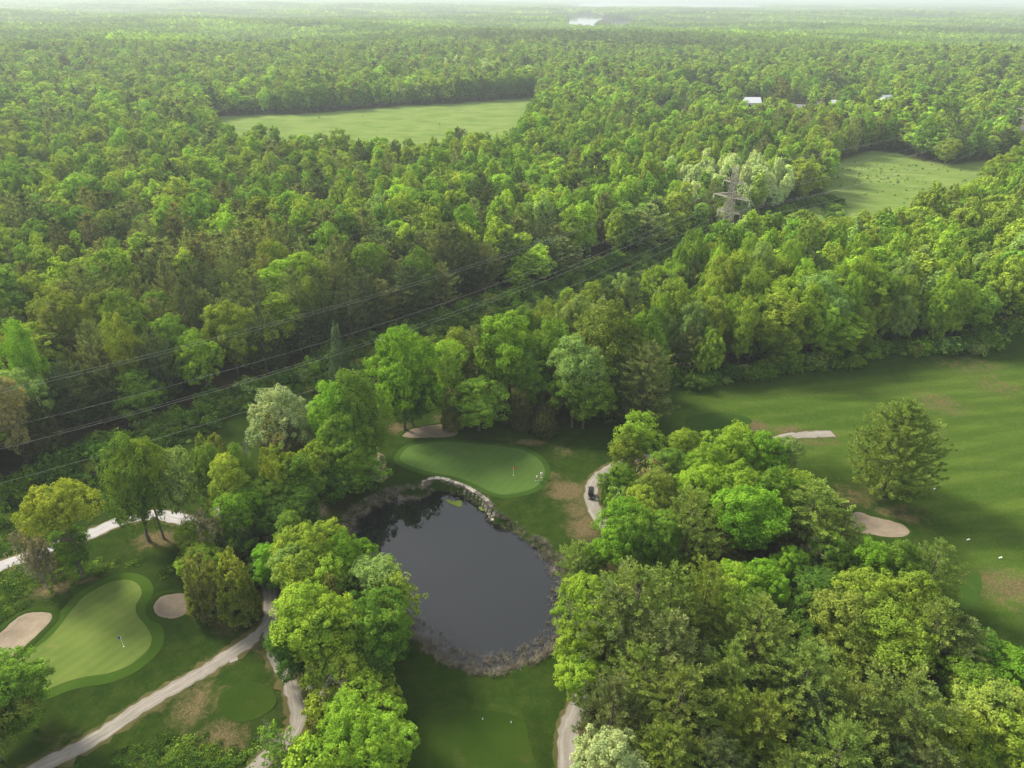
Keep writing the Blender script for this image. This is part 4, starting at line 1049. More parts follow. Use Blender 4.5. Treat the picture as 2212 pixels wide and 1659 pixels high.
T('round', 1730, 1020, 16, 4.6, 'gold', 'yellow-green tree behind the pale pine at the bunker', RC, var=2)
T('pine', 1500, 1058, 20, 5.6, 'pinegold', 'pale olive pine rising in front of the lime row', RC, var=4)
T('round', 1632, 1062, 18, 6.2, 'vivid', 'vivid green rounded tree in the heart of the right copse', RC, var=4)
T('pine', 1775, 1042, 19, 6.2, 'pinegold', 'pale olive pine beside the sand bunker of the right fairway', RC, var=2)
T('round', 1352, 1092, 16, 5.0, 'vivid', 'vivid green tree where the cart path vanishes', RC, var=1)
T('round', 1385, 1105, 16, 4.2, 'green', 'green tree right behind the one where the path vanishes', RC, var=5)
T('round', 1440, 1115, 15, 4.2, 'green', 'mid green tree between the path and the pale pine', RC, var=2)
T('pine', 1252, 1172, 10, 3.4, 'pinegold', 'small olive pine on the pond bank', RC, var=3)
T('round', 1292, 1172, 8, 2.8, 'vivid', 'small vivid green tree on the pond bank', RC, var=2)
T('cedar', 1265, 1215, 8, 2.6, 'pinedark', 'dark cedar low on the pond bank', RC, var=2)
T('round', 1715, 1178, 12, 3.2, 'vivid', 'small vivid green tree below the pale pine at the bunker', RC, var=0)
T('round', 1650, 1212, 13, 4.2, 'vivid', 'vivid green crown in the gap of the right copse', RC, var=1)
T('pine', 1830, 1105, 15, 4.8, 'pinegold', 'olive pine leaning over the left end of the bunker', RC, var=1)
T('scrub', 1765, 1160, 11, 4.0, 'grey', 'bare twiggy tree right of the small vivid one', RC)
T('round', 1805, 1155, 12, 4.0, 'green', 'green tree below the left end of the bunker', RC, var=1)
T('round', 1290, 1262, 15, 5.2, 'lime', 'lime green tree facing the pond at the left of the right copse', RC, var=3)
T('round', 1268, 1340, 12, 4.4, 'lime', 'lower lime green tree touching the lawn below the pond', RC, var=1)
T('pine', 1385, 1228, 22, 7.0, 'pinegold', 'tallest spreading olive pine beside the pond', RC, var=0)
T('pine', 1335, 1270, 19, 5.6, 'pinegrey', 'grey-green pine on the pond side of the tallest olive one', RC, var=4)
T('pine', 1460, 1225, 20, 5.4, 'pinegold', 'olive pine just behind the tallest one', RC, var=1)
T('pine', 1535, 1215, 20, 5.0, 'olive', 'upright olive pine topped with brown cones', RC, var=2)
T('round', 1590, 1225, 15, 4.8, 'lime', 'lime green broadleaf behind the upright pine', RC, var=0)
T('round', 1660, 1225, 15, 4.2, 'vivid', 'second vivid green crown in the gap of the right copse', RC, var=3)
T('pine', 1655, 1292, 19, 5.4, 'pinegold', 'straw tipped pine in the middle of the right copse', RC, var=0)
T('pine', 1450, 1332, 20, 5.6, 'pinegrey', 'grey-green pine below the tallest olive one', RC, var=3)
T('pine', 1548, 1300, 13, 3.4, 'pinegold', 'small pointed pine between larger ones', RC, var=1)
T('pine', 1400, 1400, 17, 5.2, 'pinegold', 'olive pine overhanging the lower path end', RC, var=1)
T('pine', 1590, 1392, 17, 4.0, 'pinegold', 'narrow straw tipped pine in mid copse', RC, var=2)
T('pine', 1480, 1442, 19, 6.0, 'pinegold', 'broad rusty tipped pine near the bottom', RC, var=4)
T('pine', 1330, 1470, 14, 4.6, 'pinegrey', 'grey-green pine shading the lower path', RC, var=3)
T('pine', 1600, 1492, 15, 3.8, 'olive', 'slim olive pine near the bottom middle', RC, var=1)
T('pine', 1665, 1500, 16, 4.2, 'olive', 'second slim olive pine to the right of its twin', RC, var=2)
T('pine', 1760, 1398, 18, 5.4, 'pinegold', 'stout pine with straw tips right of centre', RC, var=0)
T('pine', 1870, 1480, 16, 4.6, 'pinegold', 'bushy pine with pale crown low in the right copse', RC, var=3)
T('pine', 1835, 1572, 16, 5.4, 'pinegold', 'wide pale tipped pine at the bottom edge', RC, var=4)
T('pine', 1990, 1468, 18, 6.2, 'pinegold', 'large open pine with visible boughs at the lower right', RC, var=2)
T('pine', 1920, 1470, 14, 3.4, 'pinegrey', 'grey-green pine leaning left of the open pine', RC, var=1)
T('pine', 1725, 1630, 12, 3.8, 'pinegold', 'pine top just entering at the bottom edge', RC, var=0)
T('pine', 1560, 1600, 12, 4.4, 'pinegrey', 'grey-green pine at the bottom edge beside the white tree', RC, var=3)
T('pine', 1450, 1570, 13, 4.4, 'olive', 'olive pine at the bottom edge behind the white tree', RC, var=0)
T('finger', 1325, 1592, 13, 4.8, 'silver', 'white leaved tree at the bottom edge by the path', RC, var=2)
T('spruce', 1535, 1625, 10, 2.6, 'blue', 'blue-green spruce top at the bottom edge', RC)
T('finger', 1895, 1170, 13, 4.2, 'vivid', 'vivid green upswept tree below the fairway bunker', RC, var=0)
T('finger', 1950, 1178, 13, 4.4, 'green', 'green upswept tree right of its vivid neighbour', RC, var=1)
T('pine', 2040, 1170, 14, 4.2, 'pinegold', 'golden pine at the fairway corner of the copse', RC, var=1)
T('round', 1900, 1240, 17, 6.2, 'gold', 'broad yellow-green tree in the right part of the copse', RC, var=3)
T('round', 1980, 1245, 16, 5.6, 'gold', 'yellow-green tree right of the broad one', RC, var=1)
T('round', 1850, 1285, 16, 5.6, 'olive', 'olive broadleaf left below the broad yellow-green tree', RC, var=0)
T('round', 1930, 1330, 15, 6.0, 'gold', 'yellow-green tree in front of the broad pair', RC, var=4)
T('round', 1840, 1370, 12, 5.0, 'olive', 'shaded olive broadleaf above the bushy pine', RC, var=5)
T('pine', 2045, 1295, 18, 4.6, 'pinegold', 'pine with hanging pale boughs beside the fairway', RC, var=2)
T('pine', 2085, 1330, 16, 4.6, 'pinegrey', 'grey-green pine behind the one with hanging boughs', RC, var=0)
T('round', 2140, 1378, 12, 4.8, 'green', 'green tree bordering the dry patch at the right', RC, var=1)
T('round', 2195, 1410, 12, 4.8, 'vivid', 'vivid tree at the right edge below the dry patch', RC, var=0)
T('round', 2110, 1440, 12, 4.4, 'green', 'mid green tree below the grey-green pine at the right', RC, var=2)
T('round', 2160, 1490, 12, 4.8, 'olive', 'olive tree with pale leaves near the right edge', RC, var=4)
T('birch', 2190, 1560, 11, 4.2, 'gold', 'feathery yellow-green tree at the lower right edge', RC, var=1)
T('round', 2085, 1555, 11, 4.4, 'gold', 'yellow-green tree right of the large open pine', RC, var=5)
T('round', 2130, 1620, 9, 4.2, 'green', 'low green tree at the bottom right corner', RC, var=1)
T('pine', 2030, 1620, 12, 4.6, 'pinegrey', 'grey-green pine cut by the bottom edge at the right', RC, var=1)
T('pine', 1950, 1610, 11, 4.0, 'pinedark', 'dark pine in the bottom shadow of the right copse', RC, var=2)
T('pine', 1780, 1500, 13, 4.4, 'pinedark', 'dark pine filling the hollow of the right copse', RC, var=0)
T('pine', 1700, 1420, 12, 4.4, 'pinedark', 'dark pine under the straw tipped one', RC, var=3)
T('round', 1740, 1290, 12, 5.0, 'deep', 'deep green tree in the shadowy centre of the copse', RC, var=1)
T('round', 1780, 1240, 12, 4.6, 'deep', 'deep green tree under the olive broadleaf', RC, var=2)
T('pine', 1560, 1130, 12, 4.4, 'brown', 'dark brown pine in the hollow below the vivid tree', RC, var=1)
T('cedar', 1712, 1120, 12, 3.4, 'brown', 'brown cedar between the pale pine and the vivid tree', RC, var=2)
T('round', 1262, 1420, 9, 3.6, 'lime', 'lime foliage over the lawn above the lower path end', RC, var=5)

# ------------------------------------------------------------------ the woods
def vnoise(X, Y, s, seed):
    out = np.zeros(len(X)); r = np.random.default_rng(seed)
    for k in range(7):
        a = r.random() * 6.28; f = (0.6 + 1.1 * r.random()) / s * 6.28; ph = r.random() * 6.28
        out += np.sin((X * math.cos(a) + Y * math.sin(a)) * f + ph + 0.7 * np.sin((Y * math.cos(a) - X * math.sin(a)) * f * 0.6 + ph * 2))
    return out / 3.5

def scatter(spacing, d0, d1, jit=0.42, margin=1.12):
    """jittered hexagonal grid inside the camera's wedge between two distances"""
    hw = d1 * 0.80 * margin + 30
    X, Y = np.meshgrid(np.arange(-hw, hw, spacing), np.arange(0, d1, spacing * 0.88))
    X = X + (np.arange(X.shape[0]) % 2)[:, None] * spacing / 2
    X = X.ravel() + rng.uniform(-jit, jit, X.size) * spacing; Y = Y.ravel() + rng.uniform(-jit, jit, Y.size) * spacing
    D = np.hypot(X, Y)
    m = (D > d0) & (D <= d1) & (np.abs(X) < Y * 0.80 * margin + 25)
    return X[m], Y[m]

KEEP_OUT = [OPEN_COURSE, FIELD_1, FIELD_2, FIELD_3, FIELD_4]
def free_of_clearings(X, Y, pad=1.5):
    ok = np.ones(len(X), bool)
    for c in KEEP_OUT: ok &= sdist(c, X, Y, 12) > pad
    ok &= sdist(LAKE_1, X, Y, 90) > 30; ok &= sdist(LAKE_1B, X, Y, 60) > 20
    ok &= sdist(LAKE_2, X, Y, 300) > 100
    return ok

def near_px(X, Y, H, cx, cy, rx, ry):
    u, v, _ = proj(X, Y, H)
    return np.exp(-(((u - cx) / rx) ** 2 + ((v - cy) / ry) ** 2) * 0.8)

KINDS_ = ['round', 'tall', 'finger', 'pine', 'cedar', 'birch']
PAL = ['lime', 'gold', 'green', 'vivid', 'olive', 'pale', 'deep', 'silver', 'bud', 'pinegrey', 'pinedark', 'pinegold', 'brown', 'brownold']
PALV = np.array([TINT[p] for p in PAL]) * [1.16, 1.18, 1.14]
PALV[PAL.index('silver')] *= 1.35
def choose(X, Y):
    """kind index, palette index for forest trees"""
    n = len(X); r = rng.random(n); r2 = rng.random(n)
    n1 = vnoise(X, Y, 70, 1); n2 = vnoise(X, Y, 150, 2); n3 = vnoise(X, Y, 45, 3)
    u, v, _ = proj(X, Y, 18.0)
    pinep = 0.16 + 0.18 * np.clip(n1, -1, 1) + 0.55 * near_px(X, Y, 18., 620, 600, 420, 110) + 0.45 * near_px(X, Y, 18., 1000, 620, 260, 70) + 0.3 * near_px(X, Y, 18., 1330, 520, 200, 60)
    pinep -= 0.5 * near_px(X, Y, 18., 1750, 560, 420, 110)
    brown = 0.55 * near_px(X, Y, 18., 280, 530, 240, 75) + 0.5 * near_px(X, Y, 18., 1780, 265, 110, 22) + 0.5 * near_px(X, Y, 18., 1690, 205, 70, 14)
    edge = near_px(X, Y, 18., 250, 790, 330, 90)
    silver = 1.2 * near_px(X, Y, 18., 1600, 372, 105, 28) + 0.5 * near_px(X, Y, 18., 1040, 142, 50, 6)
    popl = 0.15 + 0.8 * near_px(X, Y, 18., 1700, 600, 420, 130) + 0.5 * near_px(X, Y, 18., 1500, 330, 330, 60)
    kind = np.zeros(n, int); pal = np.zeros(n, int)
    p = lambda s: PAL.index(s)
    q2 = np.clip(0.45 + 0.28 * vnoise(X, Y, 38, 4) + 0.28 * (r2 - 0.5) - 0.12 * n2, 0, 1)
    bands = np.select([q2 < 0.30, q2 < 0.50, q2 < 0.74, q2 < 0.78, q2 < 0.87, q2 < 0.96, q2 < 0.972], [p('lime'), p('gold'), p('green'), p('vivid'), p('olive'), p('pale'), p('bud')], p('deep'))
    pal[:] = bands
    kind[:] = np.where(rng.random(n) < 0.3, 1, 0)
    kind[rng.random(n) < popl] = 2
    m = rng.random(n) < pinep
    kind[m] = 3; pal[m] = np.where(rng.random(m.sum()) < 0.6, p('pinegrey'), p('pinedark'))
    m = rng.random(n) < brown
    kind[m] = 3; pal[m] = np.where(rng.random(m.sum()) < 0.6, p('brownold'), p('brown'))
    m = rng.random(n) < edge * 0.75
    kind[m] = 4; pal[m] = p('brown')
    m = (rng.random(n) < 0.78 * near_px(X, Y, 18., 1080, 625, 330, 55)); kind[m] = 3; pal[m] = p('pinedark')
    m = (rng.random(n) < 0.95 * near_px(X, Y, 18., 1720, 610, 430, 130)) & (kind != 3)
    pal[m] = rng.choice([p('lime'), p('pale'), p('gold'), p('green')], m.sum(), p=[.4, .25, .2, .15])
    m = rng.random(n) < silver
    kind[m] = 2; pal[m] = p('silver')
    m = (rng.random(n) < 0.8 * near_px(X, Y, 14., 2000, 500, 330, 50)) & (kind != 3)
    pal[m] = np.where(rng.random(m.sum()) < 0.5, p('olive'), p('gold')); kind[m] = 0
    return kind, pal

def sizes(kind, n, X=None, Y=None):
    st = 0 if X is None else vnoise(X, Y, 95, 31)
    H = 19.5 + 3.4 * rng.normal(0, 1, n).clip(-1.8, 1.7)
    Rr = 5.3 * np.exp(0.24 * rng.normal(0, 1, n).clip(-1.7, 2.0))
    H = np.where(kind == 3, H + 1.0, H); Rr = np.where(kind == 1, Rr * 0.8, Rr); Rr = np.where(kind == 4, Rr * 0.8, Rr); H = np.where(kind == 4, H * 0.85, H)
    Rr = np.where(kind == 2, Rr * 0.85, Rr)
    H = H * (1 + 0.10 * np.clip(st, -1.5, 1.5)); Rr = Rr * (1 + 0.13 * np.clip(st, -1.3, 1.3))
    return H, Rr

fx, fy = scatter(8.3, 60, 620)
ok = free_of_clearings(fx, fy); fx, fy = fx[ok], fy[ok]
# the wood right of the oaks stands denser
qx, qy = scatter(8.6, 120, 340); qu, qv, _ = proj(qx, qy, 0.0)
ok = free_of_clearings(qx, qy) & (qy < np.interp(qx, EDGE_LEFT[:, 0], EDGE_LEFT[:, 1], right=1e9)) & (qu > 1150); fx, fy = np.r_[fx, qx[ok]], np.r_[fy, qy[ok]]
fk, fp = choose(fx, fy); fH, fR = sizes(fk, len(fx), fx, fy)
fd = np.hypot(fx, fy)
# trees at the wood's edge reach lower and are a little smaller
ed = sdist(OPEN_COURSE, fx, fy, 30)
fH = np.where(ed < 7, fH * 0.92, fH)

order = np.argsort(fd)
NEAR = 250
u, v, _ = proj(fx, fy, fH * 0.8)
inview = (u > -60) & (u < 2272) & (v > -50) & (v < 1700)
sel = [i for i in order if inview[i]][:NEAR]
selset = np.zeros(len(fx), bool); selset[sel] = True
ORD = ['first', 'second', 'third', 'fourth', 'fifth', 'sixth', 'seventh', 'eighth', 'ninth', 'tenth', 'eleventh', 'twelfth', 'thirteenth', 'fourteenth', 'fifteenth', 'sixteenth', 'seventeenth', 'eighteenth', 'nineteenth', 'twentieth']
def ordinal(n):
    if n < 20: return ORD[n]
    t = (n + 1) // 10; k = (n + 1) % 10
    tens = {2: 'twenty', 3: 'thirty', 4: 'forty', 5: 'fifty', 6: 'sixty', 7: 'seventy', 8: 'eighty', 9: 'ninety'}[t]
    return tens + '-' + ORD[k - 1] if k else {3: 'thirtieth', 4: 'fortieth', 5: 'fiftieth', 6: 'sixtieth', 7: 'seventieth', 8: 'eightieth', 9: 'ninetieth', 2: 'twentieth'}[t]

# which side of the power line strip a tree stands on: compare with the wood edge
el = EDGE_LEFT
def beyond_strip(x, y):
    t = np.interp(x, el[:, 0], el[:, 1]) if x < el[-1, 0] else 1e9
    return y > t
rows = {}
for i in sel:
    x, y = fx[i], fy[i]
    side = beyond_strip(x, y)
    rank = min(3, int(max(0, ed[i] - 1.5) // 8)) if side else min(3, int(max(0, ed[i] - 1.5) // 8))
    kk = KINDS_[fk[i]]
    rows.setdefault((bool(side), rank, kk, PAL[fp[i]]), []).append((u[i], i))
RANKS = ['front', 'second', 'third', 'inner']
for (side, rank, kk, pl), lst in rows.items():
    lst.sort()
    for n, (_, i) in enumerate(lst):
        where = 'beyond the wires' if side else 'right of the oaks'
        lab = f"{TWORD[pl]} {KWORD[kk]}, {ordinal(n)} such from the left, {RANKS[rank]} row {where}"
        put_tree(kk, fx[i], fy[i], float(fH[i]), float(fR[i]), pl, lab, 'trees of the wood beyond the power line' if side else 'trees of the wood right of the tall oaks')

# lower-detail forest shapes for the mass of the woods
def proto_coll(name, meshes):
    c = bpy.data.collections.new(name)
    for k, me in enumerate(meshes):
        o = bpy.data.objects.new('%s_%03d' % (name, k), me); c.objects.link(o)
    return c

def mid_mesh(kind, seed, q):
    """q: 1 = middle distance, 0 = far"""
    H, R, z0 = dict(round=(18, 4.6, 3), tall=(19, 3.7, 3), finger=(19, 3.9, 3), pine=(19, 4.4, 2.5), cedar=(16, 3.6, 0.6), birch=(17, 3.8, 3))[kind]
    if kind in ('pine',):
        V, Fq = pine(seed, H, R, z0, 13 if q else 8, 7 if q else 5, dens=0.9 if q else 0.6, leaf=0.3 if q else 0.6, per=18 if q else 14)
        if not q:
            pass
    elif kind == 'cedar':
        V, Fq = cedar(seed, H, R, z0, n=240 if q else 110, leaf=0.33 if q else 0.6, per=16 if q else 9)
    else:
        V, Fq = broadleaf(seed, H, R, z0, 11, nclump=200 if q else 95, per=28 if q else 12, leaf=0.31 if q else 0.58, crad=0.85 if q else 1.0, style='finger' if kind == 'finger' else ('tall' if kind == 'tall' else 'round'))
    used = np.unique(Fq); remap = np.zeros(len(V), int); remap[used] = np.arange(len(used)); V = V[used]; Fq = remap[Fq]
    TV, TF = trunk(seed, H, R, z0, 0.25, 3, conifer=kind in ('pine', 'cedar'))
    me = joined('forest_tree', V, Fq, TV, TF, 'bark'); me.name = 'forest_tree'
    return me, V, Fq, H, R
def mid_set(q, per_kind, base):
    ms, idx, dims = [], {}, []
    for ki, k in enumerate(KINDS_):
        idx[ki] = []
        for j in range(per_kind[ki]):
            me, V, Fq, H, R = mid_mesh(k, base + 10 * ki + j, q); idx[ki].append(len(ms)); ms.append(me); dims.append((H, R))
    return ms, idx, np.array(dims)

def instance_stuff(name, label, meshes, pts, idx, rot, scl, tint, kind='stuff'):
    n = len(pts)
    me = bpy.data.meshes.new(name); me.vertices.add(n); me.vertices.foreach_set('co', np.ascontiguousarray(pts, np.float32).ravel())
    a = me.attributes.new('idx', 'INT', 'POINT'); a.data.foreach_set('value', np.ascontiguousarray(idx, np.int32))
    for nm, val in (('rot', rot), ('scl', scl), ('tint', tint)):
        a = me.attributes.new(nm, 'FLOAT_VECTOR', 'POINT'); a.data.foreach_set('vector', np.ascontiguousarray(val, np.float32).ravel())
    o = mesh_obj(name, me); tag(o, label, kind=kind)
    coll = proto_coll(name + '_shapes', meshes)
    ng = bpy.data.node_groups.new(name, 'GeometryNodeTree')
    ng.interface.new_socket('Geometry', in_out='INPUT', socket_type='NodeSocketGeometry'); ng.interface.new_socket('Geometry', in_out='OUTPUT', socket_type='NodeSocketGeometry')
    N, L = ng.nodes, ng.links
    gi = N.new('NodeGroupInput'); go = N.new('NodeGroupOutput'); iop = N.new('GeometryNodeInstanceOnPoints'); ci = N.new('GeometryNodeCollectionInfo')
    ci.inputs['Collection'].default_value = coll; ci.inputs['Separate Children'].default_value = True; ci.inputs['Reset Children'].default_value = True
    def na(nm, t):
        q = N.new('GeometryNodeInputNamedAttribute'); q.data_type = t; q.inputs['Name'].default_value = nm
        return q.outputs['Attribute']
    L.new(gi.outputs[0], iop.inputs['Points']); L.new(ci.outputs[0], iop.inputs['Instance']); iop.inputs['Pick Instance'].default_value = True
    L.new(na('idx', 'INT'), iop.inputs['Instance Index'])
    e2r = N.new('FunctionNodeEulerToRotation'); L.new(na('rot', 'FLOAT_VECTOR'), e2r.inputs[0]); L.new(e2r.outputs[0], iop.inputs['Rotation'])
    L.new(na('scl', 'FLOAT_VECTOR'), iop.inputs['Scale']); L.new(iop.outputs[0], go.inputs[0])
    md = o.modifiers.new('scatter', 'NODES'); md.node_group = ng
    return o

def rotz(n): return np.column_stack([rng.normal(0, 0.03, n), rng.normal(0, 0.03, n), rng.random(n) * 6.283])
def jit_tint(c, s=0.13):
    n = len(c); return c * np.exp(rng.normal(0, s, (n, 1)) + rng.normal(0, s * 0.2, (n, 3)))

mid_ms, mid_idx, mid_dim = mid_set(1, [5, 2, 3, 4, 2, 1], 300)
far_ms, far_idx, far_dim = mid_set(0, [4, 1, 2, 3, 1, 1], 500)
all_ms = mid_ms + far_ms
dims = np.vstack([mid_dim, far_dim])
g2x, g2y = scatter(9.6, 620, 1350); ok = free_of_clearings(g2x, g2y); g2x, g2y = g2x[ok], g2y[ok]
g2k, g2p = choose(g2x, g2y); g2H, g2R = sizes(g2k, len(g2x), g2x, g2y); g2R = g2R * 1.15
rest = ~selset
# clear the hamlet's yards a little
def thin_hamlet(X, Y):
    d = sdist(HAMLET, X, Y, 30); return (d > 0) | (rng.random(len(X)) < 0.22)
AX = np.r_[fx[rest], g2x]; AY = np.r_[fy[rest], g2y]; AK = np.r_[fk[rest], g2k]; AP = np.r_[fp[rest], g2p]; AH = np.r_[fH[rest], g2H]; AR = np.r_[fR[rest], g2R]
HOUSES_AT = P([1618, 1908, 1766, 1800, 1724, 1722, 1808, 1545, 2203], [246, 238, 243, 238, 248, 214, 222, 212, 300])
_gone = np.zeros(len(AX), bool)
for hx, hy in HOUSES_AT:
    hd = math.hypot(hx, hy); ux, uy = hx / hd, hy / hd
    fwd_ = hd - (AX * ux + AY * uy); sd_ = np.abs(AX * uy - AY * ux)
    _gone |= (sd_ < 11) & (fwd_ > -10) & (fwd_ < 13)
    mm = (sd_ < 9) & (fwd_ >= 16) & (fwd_ < 150)
    cap = 4.5 + fwd_ * (CAM_H / hd) * (0.8 + 0.6 * rng.random(len(AX))); q = np.where(mm, np.minimum(AH, np.maximum(cap, 4)), AH)
    AR = AR * np.clip(q / AH, 0.55, 1); AH = q
k_ = thin_hamlet(AX, AY) & ~_gone; AX, AY, AK, AP, AH, AR = [a[k_] for a in (AX, AY, AK, AP, AH, AR)]
pick = np.zeros(len(AX), int)
for i in range(len(AX)):
    far = math.hypot(AX[i], AY[i]) > 600
    lst = far_idx[AK[i]] if far else mid_idx[AK[i]]
    pick[i] = lst[random.randrange(len(lst))] + (len(mid_ms) if far else 0)
scl = np.column_stack([AR / dims[pick, 1], AR / dims[pick, 1], AH / dims[pick, 0]])
instance_stuff('forest', 'continuous mixed forest of broadleaf trees and pines reaching into the distance', all_ms,
               np.column_stack([AX, AY, ground_z(AX, AY) - 0.2]), pick, rotz(len(AX)), scl, jit_tint(PALV[AP]))

# very far forest: patches of many small trees
def patch_mesh(seed, size, n, q):
    r = np.random.default_rng(seed); Vs, Fs, var, off = [], [], [], 0
    for i in range(n):
        a = r.random() * 6.283; rr = math.sqrt(r.random()) * size * 0.62
        V, Fq = (broadleaf(seed * 100 + i, 18, 6.4, 3, 7, nclump=34, per=8, leaf=0.95, crad=1.5) if r.random() < 0.75 else cedar(seed * 100 + i, 19, 4.2, 2, n=30, leaf=1.1, per=6))
        s = 0.8 + 0.45 * r.random()
        V = V * [s, s, 0.8 + 0.4 * r.random()] + [rr * math.cos(a), rr * math.sin(a), 0]
        Vs.append(V); Fs.append(Fq + off); off += len(V); var.append(np.full(len(V), r.normal(0, 0.24)))
    return raw_mesh('forest_patch', np.vstack(Vs), np.vstack(Fs), M['leaf'], attrs={'var': ('POINT', np.concatenate(var))})
patches = [patch_mesh(7 + i, 62, 36, 0) for i in range(6)]
px1, py1 = scatter(50, 1330, 4200, 0.3); s1 = np.ones(len(px1))
px2, py2 = scatter(105, 4200, 9500, 0.3); s2 = np.full(len(px2), 2.1)
px3, py3 = scatter(230, 9500, 26000, 0.3); s3 = np.full(len(px3), 4.6)
PX = np.r_[px1, px2, px3]; PY = np.r_[py1, py2, py3]; PS = np.r_[s1, s2, s3]
ok = np.ones(len(PX), bool)
for c, w in ((MARSH, 15), (LAKE_1, 45), (LAKE_1B, 40)): ok &= sdist(c, PX, PY, 120) > w
ok &= sdist(LAKE_2, PX, PY, 400) > 130
PX, PY, PS = PX[ok], PY[ok], PS[ok]
n1, n2 = vnoise(PX, PY, 420, 11), vnoise(PX, PY, 1300, 12)
cA, cB, cC = np.array(TINT['lime']) * 1.05, np.array(TINT['green']) * 0.95, np.array(TINT['pinedark']) * 1.1
w1 = sst(-0.5, 0.6, n1)[:, None]; w2 = sst(0.1, 0.8, n2)[:, None]
ptint = (cB * (1 - w1) + cA * w1) * (1 - w2 * 0.75) + cC * w2 * 0.75
instance_stuff('distant_forest', 'far forest canopy fading into haze towards the horizon', patches, np.column_stack([PX, PY, ground_z(PX, PY) - 0.5]),
               rng.integers(0, 6, len(PX)), np.column_stack([0 * PX, 0 * PX, rng.random(len(PX)) * 6.283]),
               np.column_stack([PS, PS, 0.9 + 0.25 * rng.random(len(PX))]), jit_tint(ptint * 1.15, 0.12))

# ------------------------------------------------------------------ undergrowth, weeds, reeds
def shrub_mesh(seed, H, R, n, per, leaf):
    V, Fq = broadleaf(seed, H, R, 0.1, 7, nclump=n, per=per, leaf=leaf, crad=0.45)
    V[:, 2] = np.maximum(V[:, 2], -0.1)
    return raw_mesh('shrub_shape', V, Fq, M['leaf'])
shr = [shrub_mesh(700 + i, 1.6, 1.2, 46, 18, 0.15) for i in range(3)]
ex, ey = scatter(1.9, 60, 420)
e_ed = sdist(OPEN_COURSE, ex, ey, 40)
strip_poly = np.vstack([EDGE_LEFT, disp([(1700, 470), (1560, 520)]), disp([(1480, 560), (1300, 640), (1200, 700), (1080, 745), (960, 770), (880, 800)], 0), disp([(820, 830), (680, 850), (540, 880), (400, 965), (250, 1020), (130, 1080), (0, 1150), (-400, 1300), (-700, 1400)])])
instrip = inside(strip_poly, ex, ey)
dens = np.where(instrip, 0.55 + 0.45 * (vnoise(ex, ey, 16, 5) > 0.1), 0) + np.where((e_ed > -2.2) & (e_ed < 3), 0.75, 0)
ok = rng.random(len(ex)) < dens
for c in (FIELD_1,): ok &= sdist(c, ex, ey, 3) > 0
ex, ey = ex[ok], ey[ok]
sc = 0.35 + 0.8 * rng.random(len(ex)) ** 2.2
near_e = (np.abs(sdist(OPEN_COURSE, ex, ey, 10)) < 3)
sc = np.where(near_e, sc * 1.9, sc)
stc = np.array([TINT['green'], TINT['deep'], TINT['vivid'], TINT['olive'], TINT['pale']])[rng.choice(5, len(ex), p=[.35, .35, .12, .1, .08])] * 0.8
instance_stuff('undergrowth', 'low shrubs and saplings along the power line clearing and the wood edges', shr, np.column_stack([ex, ey, ground_z(ex, ey) - 0.1]),
               rng.integers(0, 3, len(ex)), rotz(len(ex)), np.column_stack([sc * 1.25, sc * 1.25, sc]), jit_tint(stc, 0.2))

def blades_mesh(seed, n, h, spread, w, mat, lean=0.35):
    r = np.random.default_rng(seed); b = np.column_stack([r.normal(0, spread, (n, 2)), np.zeros(n)])
    d = unit(np.column_stack([r.normal(0, lean, (n, 2)), np.ones(n)])) * (h * (0.5 + 0.7 * r.random((n, 1))))
    s = unit(np.cross(d, r.normal(0, 1, (n, 3)))) * w
    mid = b + d * 0.6; tip = b + d + np.column_stack([r.normal(0, h * 0.15, (n, 2)), -np.abs(r.normal(0, h * 0.12, n))])
    V = np.stack([b - s, b + s, mid + s, mid - s, mid - s, mid + s, tip + s * 0.3, tip - s * 0.3], 1).reshape(-1, 3)
    return raw_mesh('blades', V, np.arange(8 * n).reshape(-1, 4), mat)
reed_ms = [blades_mesh(800 + i, 26, 1.15, 0.28, 0.022, M['reed'], 0.55) for i in range(4)]
# reeds stand in the shallow ring of the pond, thick at its foot and right, sparse elsewhere
bb = POND.min(0) - 1, POND.max(0) + 1
rx_ = rng.uniform(bb[0][0], bb[1][0], 90000); ry_ = rng.uniform(bb[0][1], bb[1][1], 90000)
rd = sdist(POND, rx_, ry_, 8)
pu, pv, _ = proj(rx_, ry_, WATER_Z)
belt = 3.4 * near_px(rx_, ry_, WATER_Z, 1040, 1420, 190, 60) + 3.2 * near_px(rx_, ry_, WATER_Z, 1220, 1300, 60, 110) + 1.4 * near_px(rx_, ry_, WATER_Z, 820, 1090, 90, 60) + 1.0 * near_px(rx_, ry_, WATER_Z, 730, 1150, 50, 70) + 2.2 * near_px(rx_, ry_, WATER_Z, 900, 1370, 70, 60) + 0.35
clump = vnoise(rx_, ry_, 3.2, 21)
ok = (rd < 0.7) & (rd > -belt) & (rng.random(len(rx_)) < (0.075 + 0.07 * clump).clip(0.004, 1) * np.where(rd > -0.4, 1.6, 1) * (belt > 0.5)) & (belt > 0.7)
ok |= (np.abs(rd) < 0.5) & (rng.random(len(rx_)) < 0.05)
rx_, ry_ = rx_[ok], ry_[ok]
rz_ = np.maximum(ground_z(rx_, ry_), WATER_Z - 0.25)
rs = 0.45 + 0.6 * rng.random(len(rx_))
instance_stuff('reeds', 'dry brown reeds and cattails standing round the pond edge', reed_ms, np.column_stack([rx_, ry_, rz_]), rng.integers(0, 4, len(rx_)), rotz(len(rx_)),
               np.column_stack([rs, rs, rs]), np.ones((len(rx_), 3)) * 0.2)
